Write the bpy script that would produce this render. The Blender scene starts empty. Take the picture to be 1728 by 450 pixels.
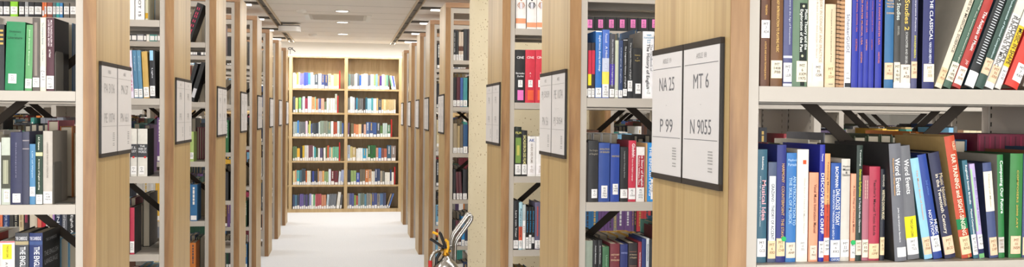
import bpy, math, random
from mathutils import Vector, Matrix
from math import radians as RD, sin, cos, pi
S = bpy.context.scene
COL = S.collection
# ------------------------------------------------------------------ camera
FPX = 1582.4; YAW = 0.1754; PIT = 0.0190; ROL = 0.0094; HC = 1.4423
cy_, sy_ = cos(YAW), sin(YAW)
R0 = Vector((cy_, -sy_, 0)); FH = Vector((sy_, cy_, 0)); UZ = Vector((0, 0, 1))
FW = FH*cos(PIT) - UZ*sin(PIT); UP = UZ*cos(PIT) + FH*sin(PIT)
RC = R0*cos(ROL) + UP*sin(ROL); UC = UP*cos(ROL) - R0*sin(ROL)
cd = bpy.data.cameras.new('camera'); cam = bpy.data.objects.new('camera', cd); COL.objects.link(cam)
cd.sensor_width = 36; cd.lens = 36*FPX/1728; cd.clip_start = .05; cd.clip_end = 200
M = Matrix((RC, UC, -FW)).transposed().to_4x4(); M.translation = Vector((0, 0, HC)); cam.matrix_world = M
S.camera = cam
# ------------------------------------------------------------------ world and exposure
S.view_settings.view_transform = 'Standard'; S.view_settings.look = 'None'
S.view_settings.gamma = 1; S.view_settings.use_curve_mapping = False
S.view_settings.exposure = -0.1
wd = bpy.data.worlds.new('world'); S.world = wd; wd.use_nodes = True
wb = wd.node_tree.nodes['Background']; wb.inputs[0].default_value = (.93, .97, 1, 1); wb.inputs[1].default_value = 1.8
def area(name, loc, sx, sy, power, rot=(0, 0, 0), col=(1, .985, .96), spread=pi):
    l = bpy.data.lights.new(name, 'AREA'); l.shape = 'RECTANGLE'; l.size = sx; l.size_y = sy; l.energy = power; l.color = col; l.spread = spread
    o = bpy.data.objects.new(name, l); COL.objects.link(o); o.location = loc; o.rotation_euler = rot
    return o
# daylight from the window wall behind the viewer
area('window_daylight', (.3, -5.6, 1.5), 9, 2.0, 470, (RD(93), 0, 0), (1, .99, .97))
AISLE_W = 36; BAR_W = 25; END_W = 55
# ------------------------------------------------------------------ dimensions (metres)
XL, XR, YL, YR, PT = .7618, .7317, 1.7601, 1.7156, 1.3272
TW, GS, RD_ = .0388, .0224, .4564
BAY, DIV = .82, .026
Z0, ZTOP, HCEIL, YB = 1.5044, 2.2854, 2.49, 14.0
def lev(n): return Z0 - .35*n
# ------------------------------------------------------------------ materials
def lin(h):
    if isinstance(h, (tuple, list)): return tuple(h)
    v = [int(h[i:i+2], 16)/255 for i in (0, 2, 4)]
    return tuple(c/12.92 if c <= .04045 else ((c+.055)/1.055)**2.4 for c in v) + (1,)
MC = {}
def newmat(name):
    m = bpy.data.materials.new(name); m.use_nodes = True
    nt = m.node_tree; return m, nt, nt.nodes['Principled BSDF']
def noise_bump(nt, b, scale, strength, dist=.002, vec=None):
    n = nt.nodes.new('ShaderNodeTexNoise'); n.inputs['Scale'].default_value = scale; n.inputs['Detail'].default_value = 3
    bp = nt.nodes.new('ShaderNodeBump'); bp.inputs['Strength'].default_value = strength; bp.inputs['Distance'].default_value = dist
    if vec: nt.links.new(vec, n.inputs['Vector'])
    nt.links.new(n.outputs[0], bp.inputs['Height']); nt.links.new(bp.outputs[0], b.inputs['Normal'])
    return n
def cover(h, kind='cloth'):
    k = (h, kind)
    if k in MC: return MC[k]
    m, nt, b = newmat('book_%s_%s' % (kind, h)); c = lin(h)
    tc = nt.nodes.new('ShaderNodeTexCoord')
    n = nt.nodes.new('ShaderNodeTexNoise'); n.inputs['Scale'].default_value = 45; n.inputs['Detail'].default_value = 4
    nt.links.new(tc.outputs['Object'], n.inputs['Vector'])
    mx = nt.nodes.new('ShaderNodeMixRGB'); mx.inputs[1].default_value = tuple(x*.86 for x in c[:3])+(1,); mx.inputs[2].default_value = tuple(min(1, x*1.1+.004) for x in c[:3])+(1,)
    nt.links.new(n.outputs[0], mx.inputs[0]); nt.links.new(mx.outputs[0], b.inputs['Base Color'])
    b.inputs['Roughness'].default_value = {'cloth': .55, 'gloss': .3, 'paper': .8}[kind]
    MC[k] = m; return m
def plain(name, h, rough=.5, metal=0., bump=None, emit=None):
    k = (name, h)
    if k in MC: return MC[k]
    m, nt, b = newmat(name); b.inputs['Base Color'].default_value = lin(h); b.inputs['Roughness'].default_value = rough; b.inputs['Metallic'].default_value = metal
    if bump:
        tc = nt.nodes.new('ShaderNodeTexCoord'); noise_bump(nt, b, bump[0], bump[1], .002, tc.outputs['Object'])
    if emit:
        b.inputs['Emission Color'].default_value = lin(emit[0]); b.inputs['Emission Strength'].default_value = emit[1]
    MC[k] = m; return m
def oak(name, c1, c2, c3, sc=(1, 1, .06), fine=60):
    m, nt, b = newmat(name); L = nt.links.new
    tc = nt.nodes.new('ShaderNodeTexCoord'); mp = nt.nodes.new('ShaderNodeMapping'); mp.inputs['Scale'].default_value = sc
    L(tc.outputs['Object'], mp.inputs[0])
    w = nt.nodes.new('ShaderNodeTexNoise'); w.inputs['Scale'].default_value = 9; w.inputs['Detail'].default_value = 3; w.inputs['Distortion'].default_value = 1.2
    f = nt.nodes.new('ShaderNodeTexNoise'); f.inputs['Scale'].default_value = fine*3; f.inputs['Detail'].default_value = 5
    L(mp.outputs[0], w.inputs['Vector']); L(mp.outputs[0], f.inputs['Vector'])
    r = nt.nodes.new('ShaderNodeValToRGB'); e = r.color_ramp.elements
    e[0].position = .3; e[0].color = lin(c1); e[1].position = .7; e[1].color = lin(c3)
    x = e.new(.5); x.color = lin(c2)
    L(w.outputs[0], r.inputs[0])
    r2 = nt.nodes.new('ShaderNodeValToRGB'); g = r2.color_ramp.elements
    g[0].position = .35; g[0].color = (.78, .74, .70, 1); g[1].position = .6; g[1].color = (1, 1, 1, 1)
    L(f.outputs[0], r2.inputs[0])
    mx = nt.nodes.new('ShaderNodeMixRGB'); mx.blend_type = 'MULTIPLY'; mx.inputs[0].default_value = .55
    L(r.outputs[0], mx.inputs[1]); L(r2.outputs[0], mx.inputs[2]); L(mx.outputs[0], b.inputs['Base Color'])
    b.inputs['Roughness'].default_value = .42
    bp = nt.nodes.new('ShaderNodeBump'); bp.inputs['Strength'].default_value = .15; bp.inputs['Distance'].default_value = .001
    L(f.outputs[0], bp.inputs['Height']); L(bp.outputs[0], b.inputs['Normal'])
    return m
OAKF = oak('oak_veneer', 'a3855a', 'b69b6c', 'c3a97a', (1, 1, .03), 30)
OAKE = oak('oak_solid_edge', '805b38', '9c764b', 'ad875c', (1, 1, .12), 30)
OAKT = oak('oak_top_rail', '946c48', 'a57c58', 'ae8866', (.08, 1, 1), 30)
OAKB = oak('oak_bookcase', 'b89a6a', 'c6aa7c', 'd0b68a', (1, 1, .08), 30)
STEEL = plain('painted_steel', 'b4aca1', .38, 0, (900, .05))
DARKM = plain('dark_bracing_steel', '2c231a', .85)
BENDM = plain('bookend_steel', '6a665f', .45, .2)
PAGES = None
def pages_mat(h='d9cdb6'):
    k = ('pages', h)
    if k in MC: return MC[k]
    m, nt, b = newmat('page_edges'); L = nt.links.new
    tc = nt.nodes.new('ShaderNodeTexCoord'); mp = nt.nodes.new('ShaderNodeMapping'); mp.inputs['Scale'].default_value = (900, 3, 3)
    n = nt.nodes.new('ShaderNodeTexNoise'); n.inputs['Scale'].default_value = 1; n.inputs['Detail'].default_value = 2
    L(tc.outputs['Object'], mp.inputs[0]); L(mp.outputs[0], n.inputs['Vector'])
    c = lin(h); mx = nt.nodes.new('ShaderNodeMixRGB'); mx.inputs[1].default_value = tuple(x*.7 for x in c[:3])+(1,); mx.inputs[2].default_value = c
    L(n.outputs[0], mx.inputs[0]); L(mx.outputs[0], b.inputs['Base Color']); b.inputs['Roughness'].default_value = .9
    MC[k] = m; return m
# ------------------------------------------------------------------ mesh builder
class MB:
    def __init__(s): s.v = []; s.f = []; s.m = []; s.mats = []; s.sm = set()
    def mi(s, m):
        if m not in s.mats: s.mats.append(m)
        return s.mats.index(m)
    def add(s, vs, fs, m, T=None, smooth=False):
        o = len(s.v); i = s.mi(m)
        for p in vs: s.v.append(tuple(T @ Vector(p)) if T is not None else tuple(p))
        for f in fs:
            if smooth: s.sm.add(len(s.f))
            s.f.append([o+k for k in f]); s.m.append(i)
    def box(s, x0, x1, y0, y1, z0, z1, m, T=None):
        vs = [(x, y, z) for z in (z0, z1) for y in (y0, y1) for x in (x0, x1)]
        s.add(vs, [(0, 2, 3, 1), (4, 5, 7, 6), (0, 1, 5, 4), (2, 6, 7, 3), (0, 4, 6, 2), (1, 3, 7, 5)], m, T)
    def prism(s, pts, z0, z1, m, T=None, smooth=False):          # pts counter-clockwise in XY
        n = len(pts); vs = [(x, y, z0) for x, y in pts] + [(x, y, z1) for x, y in pts]
        s.add(vs, [(i, (i+1) % n, n+(i+1) % n, n+i) for i in range(n)], m, T, smooth)
        s.add(vs, [tuple(range(n))[::-1], tuple(range(n, 2*n))], m, T)
    def cyl(s, p, q, r, m, n=16, r2=None, caps=True):
        p, q = Vector(p), Vector(q); d = (q-p).normalized(); a = d.orthogonal().normalized(); b = d.cross(a); r2 = r if r2 is None else r2
        vs = [tuple(p+(a*cos(2*pi*i/n)+b*sin(2*pi*i/n))*r) for i in range(n)] + [tuple(q+(a*cos(2*pi*i/n)+b*sin(2*pi*i/n))*r2) for i in range(n)]
        s.add(vs, [(i, (i+1) % n, n+(i+1) % n, n+i) for i in range(n)], m, None, True)
        if caps: s.add(vs, [tuple(range(n))[::-1], tuple(range(n, 2*n))], m)
    def lathe(s, prof, c, m, n=28):                                # prof: (r, z) bottom to top
        vs = [(c[0]+r*cos(2*pi*i/n), c[1]+r*sin(2*pi*i/n), c[2]+z) for r, z in prof for i in range(n)]
        fs = [(j*n+i, j*n+(i+1) % n, (j+1)*n+(i+1) % n, (j+1)*n+i) for j in range(len(prof)-1) for i in range(n)]
        s.add(vs, fs, m, None, True)
    def tube(s, pts, r, m, n=12, closed=False):
        pts = [Vector(p) for p in pts]; N = len(pts); rings = []
        a = None
        for i, p in enumerate(pts):
            if closed: d = (pts[(i+1) % N]-pts[i-1]).normalized()
            else: d = (pts[min(i+1, N-1)]-pts[max(i-1, 0)]).normalized()
            a = (d.orthogonal() if a is None else (a - d*a.dot(d))).normalized(); b = d.cross(a)
            rings += [tuple(p+(a*cos(2*pi*k/n)+b*sin(2*pi*k/n))*r) for k in range(n)]
        R = N if closed else N-1
        fs = [(i*n+k, i*n+(k+1) % n, ((i+1) % N)*n+(k+1) % n, ((i+1) % N)*n+k) for i in range(R) for k in range(n)]
        s.add(rings, fs, m, None, True)
        if not closed: s.add(rings, [tuple(range(n))[::-1], tuple(range((N-1)*n, N*n))], m)
    def build(s, name, parent=None, off=(0, 0, 0)):
        me = bpy.data.meshes.new(name)
        vs = s.v if off == (0, 0, 0) else [(a-off[0], b-off[1], c-off[2]) for a, b, c in s.v]
        me.from_pydata(vs, [], s.f)
        for m in s.mats: me.materials.append(m)
        me.polygons.foreach_set('material_index', s.m)
        if s.sm: me.polygons.foreach_set('use_smooth', [i in s.sm for i in range(len(s.f))])
        me.update()
        o = bpy.data.objects.new(name, me); COL.objects.link(o)
        if parent is not None: o.parent = parent
        elif off != (0, 0, 0): o.location = off
        return o
def tag(o, label=None, cat=None, group=None, kind=None):
    for k, v in (('label', label), ('category', cat), ('group', group), ('kind', kind)):
        if v: o[k] = v
    return o
def empty(name, loc):
    o = bpy.data.objects.new(name, None); COL.objects.link(o); o.location = loc; o.empty_display_size = .1; return o
def struct(mb, name): return tag(mb.build(name), kind='structure')
# text -> flat mesh data (x to the right, y up), cached
TC = {}
def text_data(t, bold=0.):
    k = (t, bold)
    if k in TC: return TC[k]
    cu = bpy.data.curves.new('lettering', 'FONT'); cu.body = t; cu.size = 1; cu.resolution_u = 2; cu.offset = bold
    o = bpy.data.objects.new('lettering', cu); me = o.to_mesh()
    vs = [v.co.copy() for v in me.vertices]; fs = [tuple(p.vertices) for p in me.polygons]
    o.to_mesh_clear(); bpy.data.objects.remove(o); bpy.data.curves.remove(cu)
    if not vs: TC[k] = None; return None
    x0 = min(v.x for v in vs); x1 = max(v.x for v in vs); y0 = min(v.y for v in vs); y1 = max(v.y for v in vs)
    TC[k] = ([((v.x-x0)/(x1-x0), (v.y-y0)/max(.35, y1-y0)) for v in vs], fs, (x1-x0), y1-y0); return TC[k]
def put_text(mb, t, m, O, U, V, w, h, bold=0.):
    """text filling a box w x h centred on O, U = reading direction, V = letter-up direction"""
    d = text_data(t, bold)
    if not d: return
    O, U, V = Vector(O), Vector(U), Vector(V); N = U.cross(V)
    vs = [tuple(O + U*((a-.5)*w) + V*((b-.5)*h)) for a, b in d[0]]
    mb.add(vs, [tuple(f) for f in d[1]], m)
def fit_text(mb, t, m, O, U, V, w, h, bold=0.):
    d = text_data(t, bold)
    if d: put_text(mb, t, m, O, U, V, min(w, h*d[2]/max(.35, d[3])*1.0), h, bold)
# ------------------------------------------------------------------ the room
def carpet():
    m, nt, b = newmat('pale_grey_carpet'); L = nt.links.new
    tc = nt.nodes.new('ShaderNodeTexCoord'); n = nt.nodes.new('ShaderNodeTexNoise'); n.inputs['Scale'].default_value = 90; n.inputs['Detail'].default_value = 4
    L(tc.outputs['Object'], n.inputs['Vector'])
    mx = nt.nodes.new('ShaderNodeMixRGB'); mx.inputs[1].default_value = lin('c2c3c4'); mx.inputs[2].default_value = lin('e0e1e3')
    L(n.outputs[0], mx.inputs[0]); L(mx.outputs[0], b.inputs['Base Color']); b.inputs['Roughness'].default_value = .95
    noise_bump(nt, b, 260, .5, .004, tc.outputs['Object']); return m
def concrete():
    m, nt, b = newmat('speckled_concrete'); L = nt.links.new
    tc = nt.nodes.new('ShaderNodeTexCoord'); n = nt.nodes.new('ShaderNodeTexNoise'); n.inputs['Scale'].default_value = 5; n.inputs['Detail'].default_value = 5
    L(tc.outputs['Object'], n.inputs['Vector'])
    mx = nt.nodes.new('ShaderNodeMixRGB'); mx.inputs[1].default_value = lin('cdc0a0'); mx.inputs[2].default_value = lin('dcd1b4'); L(n.outputs[0], mx.inputs[0])
    v = nt.nodes.new('ShaderNodeTexVoronoi'); v.inputs['Scale'].default_value = 44; L(tc.outputs['Object'], v.inputs['Vector'])
    n2 = nt.nodes.new('ShaderNodeTexNoise'); n2.inputs['Scale'].default_value = 14; L(tc.outputs['Object'], n2.inputs['Vector'])
    ad = nt.nodes.new('ShaderNodeMath'); ad.operation = 'MULTIPLY_ADD'; ad.inputs[1].default_value = -.28; L(n2.outputs[0], ad.inputs[0]); L(v.outputs['Distance'], ad.inputs[2])
    r = nt.nodes.new('ShaderNodeValToRGB'); e = r.color_ramp.elements; e[0].position = 0; e[0].color = (1, 1, 1, 1); e[1].position = .03; e[1].color = (0, 0, 0, 1); L(ad.outputs[0], r.inputs[0])
    m2 = nt.nodes.new('ShaderNodeMixRGB'); m2.inputs[2].default_value = lin('9c8768'); L(r.outputs[0], m2.inputs[0]); L(mx.outputs[0], m2.inputs[1])
    L(m2.outputs[0], b.inputs['Base Color']); b.inputs['Roughness'].default_value = .75
    noise_bump(nt, b, 60, .2, .003, tc.outputs['Object']); return m
WHITE = plain('white_wall_paint', 'ece8e0', .7, 0, (120, .05))
CEIL = plain('ceiling_plank_paint', 'f4eee6', .6, 0, (60, .04))
GAPM = plain('ceiling_joint', '756b5e', .8)
b = MB(); b.box(-9, 9, -6, 14.6, -.1, 0, carpet()); struct(b, 'floor')
b = MB()
y = 14.05; k = 0
b.box(-9, 9, -6, 14.05, HCEIL+.012, HCEIL+.06, GAPM)
while y > -5.8:
    y0 = y-.6
    b.box(-9, 9, y0+.009, y-.009, HCEIL, HCEIL+.02, CEIL); b.box(-9, 9, y0-.0089, y0+.0089, HCEIL+.001, HCEIL+.02, GAPM); y = y0
struct(b, 'ceiling')
b = MB(); b.box(-9, 9, 14.42, 14.6, 0, 3.0, WHITE); struct(b, 'wall_back')
b = MB(); b.box(-9, 9, 14.05, 14.6, 3.0, 3.1, WHITE); b.box(-9, 9, 14.0, 14.05, HCEIL+.06, 3.0, WHITE); struct(b, 'trim_1')
b = MB(); b.box(9, 9.15, -6, 14.6, 0, 3.1, WHITE); struct(b, 'wall_right')
b = MB(); b.box(-9.15, -9, -6, 14.6, 0, .5, WHITE)
for i in range(8):
    b.box(-9.15, -9, -3.2+i*2.4, -3.0+i*2.4, .5, 2.3, WHITE)
b.box(-9.15, -9, -6, 14.6, 2.3, 3.1, WHITE); struct(b, 'wall_left')
GLASS, nt_, bs_ = newmat('window_glass'); bs_.inputs['Transmission Weight'].default_value = 1; bs_.inputs['Roughness'].default_value = 0; bs_.inputs['IOR'].default_value = 1.01; bs_.inputs['Base Color'].default_value = (.95, .98, 1, 1)
for i in range(7):
    b = MB(); b.box(-9.09, -9.08, -3.0+i*2.4, -.8+i*2.4, .5, 2.3, GLASS)
    fr = plain('window_frame', '6a675f', .4)
    b.box(-9.11, -9.05, -3.0+i*2.4, -.8+i*2.4, .5, .56, fr); b.box(-9.11, -9.05, -3.0+i*2.4, -.8+i*2.4, 2.24, 2.3, fr)
    for q in (0, 1.07, 2.14): b.box(-9.11, -9.05, -3.0+i*2.4+q, -2.94+i*2.4+q, .56, 2.24, fr)
    struct(b, 'window_%d' % (i+1))
# concrete column standing where the fourth right-hand rack is cut short
b = MB(); b.lathe([(.385, 0), (.385, HCEIL-.002)], (0, 0, 0), concrete(), 64)
b.add([(.385*cos(2*pi*i/64), .385*sin(2*pi*i/64), HCEIL-.002) for i in range(64)], [tuple(range(64))], b.mats[0])
co = b.build('concrete_column'); co.location = (1.152, 5.885, 0)
tag(co, 'round speckled beige concrete column behind the third right-hand shelving rack', 'column')
# ------------------------------------------------------------------ shelving racks
ORD = ['nearest', 'second', 'third', 'fourth', 'fifth', 'sixth', 'seventh', 'eighth', 'ninth']
BAYS = {('R', 1): 1, ('R', 2): 2, ('R', 3): 3, ('R', 4): 3, ('R', 5): 4, ('R', 6): 4, ('R', 7): 4, ('R', 8): 4, ('R', 9): 4,
        ('L', 2): 1, ('L', 3): 2, ('L', 4): 2, ('L', 5): 3, ('L', 6): 3, ('L', 7): 4, ('L', 8): 4, ('L', 9): 4}
DX = {('R', 3): -.008, ('R', 7): .014, ('R', 8): .018, ('R', 9): .011, ('L', 4): .008}
def rackA(s, r): return (1.60 if (s, r) == ('R', 4) else (XR if s == 'R' else XL)) + (DX.get((s, r), 0) * (1 if s == 'R' else -1))
def rackY(s, r): return (YR if s == 'R' else YL) + (r-1)*PT
SPOT = plain('upright_slot', '2c2924', .8)
def rack(s, r):
    sg = 1 if s == 'R' else -1; A = rackA(s, r); Y = rackY(s, r); n = BAYS[(s, r)]
    root = empty('shelving_rack', (sg*A, Y, 0))
    side = 'right' if s == 'R' else 'left'
    rr = r-1 if s == 'R' else r-2
    lab = '%s oak-ended beige steel shelving rack on the %s of the aisle' % (ORD[rr], side)
    if (s, r) == ('R', 4): lab = 'beige steel shelving rack cut short beside the round concrete column'
    tag(root, lab, 'bookshelf', 'steel shelving racks along the aisle')
    o = (sg*A, Y, 0)
    def B(mb, name, x0, x1, y0, y1, z0, z1, m):            # x measured outwards from the aisle face
        mb.box(min(sg*x0, sg*x1), max(sg*x0, sg*x1), y0, y1, z0, z1, m)
    def fin(mb, name): return mb.build(name, root, o)
    X0 = A+TW+GS; XE = X0 + n*BAY + (n-1)*DIV
    # the timber end: veneer face with solid edges
    mb = MB(); B(mb, '', A, A+TW-.006, Y+.003, Y+RD_-.003, 0, ZTOP-.002, OAKF); fin(mb, 'end_panel')
    mb = MB(); B(mb, '', A+.0005, A+TW, Y, Y+.003, 0, ZTOP-.036, OAKE); B(mb, '', A+TW-.006, A+TW, Y+.003, Y+RD_-.003, 0, ZTOP-.04, OAKE); B(mb, '', A+.0005, A+TW, Y+RD_-.003, Y+RD_, 0, ZTOP-.04, OAKE); fin(mb, 'panel_edge')
    mb = MB(); B(mb, '', A+TW-.02, XE+GS, Y+.0005, Y+RD_-.0005, ZTOP-.036, ZTOP, OAKT); B(mb, '', A+.0005, A+TW-.02, Y, Y+.003, ZTOP-.036, ZTOP-.0005, OAKT); fin(mb, 'top_rail')
    # steel uprights
    xs = [(A+TW, X0)] + [(X0+i*BAY+(i-1)*DIV, X0+i*BAY+i*DIV) for i in range(1, n)] + [(XE, XE+GS)]
    for i, (a, c) in enumerate(xs):
        mb = MB()
        t = .0012
        B(mb, '', a, c, Y+.004, Y+.03, 0, ZTOP-.04, STEEL); B(mb, '', a, c, Y+RD_-.03, Y+RD_-.004, 0, ZTOP-.04, STEEL)
        B(mb, '', a+.003, c-.003, Y+.03, Y+RD_-.03, 0, ZTOP-.05, STEEL)
        B(mb, '', a, c, Y+RD_/2-.02, Y+RD_/2+.02, 0, ZTOP-.05, STEEL)
        if r <= 4:
            for yy in (Y+.034, Y+RD_/2-.028, Y+RD_/2+.024, Y+RD_-.038):
                for q in range(8 if r < 4 else 4):
                    z = 1.36+q*.022
                    for xx in ((a+.0025) , (c-.0035)):
                        B(mb, '', xx, xx+.001, yy, yy+.004, z, z+.011, SPOT)
        fin(mb, 'steel_upright')
    # canopy rails
    mb = MB()
    B(mb, '', X0, XE, Y+.006, Y+.02, ZTOP-.078, ZTOP-.04, STEEL); B(mb, '', X0, XE, Y+RD_-.02, Y+RD_-.006, ZTOP-.078, ZTOP-.04, STEEL)
    fin(mb, 'canopy_rail')
    for i in range(n):
        a = X0 + i*(BAY+DIV); c = a+BAY
        for lv in range(-1, 5):
            z = lev(lv) if lv < 4 else .10
            for back in (0, 1):
                y0 = Y+.004 if not back else Y+RD_/2+.012; y1 = Y+RD_/2-.012 if not back else Y+RD_-.004
                if (s, r) == ('R', 1) and lv > 2: continue
                mb = MB(); B(mb, '', a+.001, c-.001, y0, y1, z-.003, z, STEEL)
                B(mb, '', a+.001, c-.001, y0, y0+.002, z-.03, z-.003, STEEL); B(mb, '', a+.001, c-.001, y1-.002, y1, z-.03, z-.003, STEEL)
                B(mb, '', a+.001, c-.001, y0+.002, y0+.014, z-.03, z-.028, STEEL); B(mb, '', a+.001, c-.001, y1-.014, y1-.002, z-.03, z-.028, STEEL)
                fin(mb, 'shelf')
        # X brace in the middle plane of the bay
        mb = MB(); cx = (a+c)/2; cz = 1.312; ym = Y+RD_/2
        for q, g in ((1, 0), (-1, 1)):
            L = BAY/2-.002; sl = .87
            for e in ((-1, 1),):
                p0 = (cx-L, cz-q*L*sl); p1 = (cx+L, cz+q*L*sl); hw = .017
                vs = [(sg*p0[0], ym-.003+g*.003, p0[1]-hw), (sg*p1[0], ym-.003+g*.003, p1[1]-hw), (sg*p1[0], ym-.003+g*.003, p1[1]+hw), (sg*p0[0], ym-.003+g*.003, p0[1]+hw)]
                vs += [(x, yv+.0028, zv) for x, yv, zv in vs]
                fs = [(0, 1, 2, 3), (7, 6, 5, 4), (0, 4, 5, 1), (1, 5, 6, 2), (2, 6, 7, 3), (3, 7, 4, 0)]
                if sg < 0: fs = [f[::-1] for f in fs]
                mb.add(vs, fs, DARKM)
        fin(mb, 'cross_brace')
    mb = MB(); B(mb, '', X0, XE, Y+.01, Y+.014, 0.001, .07, STEEL); B(mb, '', X0, XE, Y+RD_-.014, Y+RD_-.01, 0.001, .07, STEEL); fin(mb, 'kick_plate')
    return root
for k in sorted(BAYS): rack(*k)
# ------------------------------------------------------------------ aisle signs on the end panels
CAPM = plain('sign_cap', '2c231a', .85); SFACE = plain('sign_face', 'd0ccca', .5); SINK = plain('sign_ink', '66666a', .6); SINK2 = plain('sign_ink_faint', '9a9896', .6); SEDGE = plain('sign_edge', '1a1816', .4)
def sign(s, r, far_, a1, a2, aisle, side_txt, faint=False):
    sg = 1 if s == 'R' else -1; A = rackA(s, r); Y = rackY(s, r)
    y0 = Y+.0274+(.2105 if far_ else 0); y1 = y0+.2062; z0, z1 = 1.2979, 1.6008
    root = empty('aisle_sign', (sg*A, (y0+y1)/2, z0))
    where = '%s rack on the %s' % (ORD[r-1 if s == 'R' else r-2], 'right' if s == 'R' else 'left')
    tag(root, '%s white aisle sign on the end panel of the %s' % ('farther' if far_ else 'nearer', where), 'sign', 'white aisle signs on the rack ends')
    o = tuple(root.location)
    def X(d): return sg*(A-d)
    def bx(mb, d0, d1, a, b_, c, d, m): mb.box(min(X(d0), X(d1)), max(X(d0), X(d1)), a, b_, c, d, m)
    mb = MB(); bx(mb, .001, .008, y0+.006, y1-.001, z0+.0128, z1-.0128, SFACE); mb.build('sign_panel', root, o)
    mb = MB(); bx(mb, .0005, .0088, y0, y1, z1-.0125, z1, CAPM); mb.build('top_cap', root, o)
    mb = MB(); bx(mb, .0005, .0088, y0, y1, z0, z0+.0125, CAPM); mb.build('bottom_cap', root, o)
    mb = MB(); bx(mb, .0005, .0075, y0, y0+.006, z0+.0128, z1-.0128, SEDGE); bx(mb, .0005, .0075, y1-.001, y1, z0+.0128, z1-.0128, SEDGE); mb.build('side_edge', root, o)
    mb = MB(); U = (0, -1, 0) if sg > 0 else (0, 1, 0); V = (0, 0, 1); x = X(.0084); yc = (y0+y1)/2; ink = SINK2 if faint else SINK
    W_ = .2062
    fit_text(mb, aisle, SINK2, (x, yc, z1-.030), U, V, W_*.4, .011)
    for zz in (z1-.047, z1-.205): mb.add([(x, y0+.012, zz-.0006), (x, y1-.008, zz-.0006), (x, y1-.008, zz+.0006), (x, y0+.012, zz+.0006)], [(0, 1, 2, 3)] if sg < 0 else [(3, 2, 1, 0)], ink)
    put_text(mb, a1, ink, (x, yc, z1-.083), U, V, W_*(.076*len(a1)+.11), .031, .0)
    put_text(mb, '-', ink, (x, yc, z1-.131), U, V, .007, .002)
    put_text(mb, a2, ink, (x, yc, z1-.178), U, V, W_*(.076*len(a2)+.11), .031, .0)
    xx = yc - (.055 if sg > 0 else -.055)
    for i, zz in enumerate((.228, .234, .240, .246, .252, .262, .268)):
        wv = (.024, .026, .025, .027, .026, .022, .024)[i]
        z_ = z1-zz; mb.add([(x, xx-wv/2, z_-.0014), (x, xx+wv/2, z_-.0014), (x, xx+wv/2, z_+.0014), (x, xx-wv/2, z_+.0014)], [(0, 1, 2, 3)] if sg < 0 else [(3, 2, 1, 0)], SINK2)
    mb.build('sign_lettering', root, o)
sign('R', 1, 0, 'MT 6', 'N 9055', 'AISLE 18', ''); sign('R', 1, 1, 'NA 25', 'P 99', 'AISLE 19', '')
sign('L', 2, 0, 'PA 3136', 'PE 1074', 'AISLE', '', 1); sign('L', 2, 1, 'PN 57', 'PN 661', 'AISLE', '', 1)
sign('R', 2, 0, 'PE 1074', 'PJ 5054', 'AISLE', '', 1); sign('R', 2, 1, 'PJ 5059', 'PN 56', 'AISLE', '', 1)
for s in 'RL':
    for r in range(3, 10):
        if (s, r) == ('R', 4): continue
        for f_ in (0, 1): sign(s, r, f_, 'PR', 'PR', 'AISLE', '', 1)
# ------------------------------------------------------------------ far oak bookcase
FL = [1.812-.3525*k for k in range(6)]
FX = [-2.383+.7945*i for i in range(7)]                    # divider centres
root = empty('oak_bookcase', (0, YB, 0)); tag(root, 'wide light oak bookcase across the far end of the aisle', 'bookcase')
oo = (0, YB, 0)
mb = MB(); mb.box(FX[0], FX[-1], YB+.31, YB+.33, .03, 2.28, OAKB); mb.build('back_board', root, oo)
for x in FX: mb = MB(); mb.box(x-.024, x+.024, YB, YB+.31, .0, 2.288, OAKB); mb.build('divider', root, oo)
for i in range(6):
    for z in FL:
        mb = MB(); lo = .0 if z < .1 else z-.026
        mb.box(FX[i]+.0242, FX[i+1]-.0242, YB+.002, YB+.309, lo, z, OAKB); mb.build('shelf', root, oo)
    mb = MB(); mb.box(FX[i]+.0242, FX[i+1]-.0242, YB+.002, YB+.309, 2.262, 2.284, OAKB); mb.build('top_board', root, oo)
# linear lamp along the bookcase top
LED = plain('led_diffuser', 'ffffff', .5, 0, None, ('fff9f2', 6)); LEDH = plain('lamp_housing', '8a8680', .4)
mb = MB(); mb.box(-2.38, 2.38, YB+.02, YB+.06, 2.2885, 2.302, plain('strip_diffuser', 'ffffff', .5, 0, None, ('fffaf2', .9))); o = mb.build('strip_lamp')
tag(o, 'bright linear lamp lying along the top of the oak bookcase', 'lamp')
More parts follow.
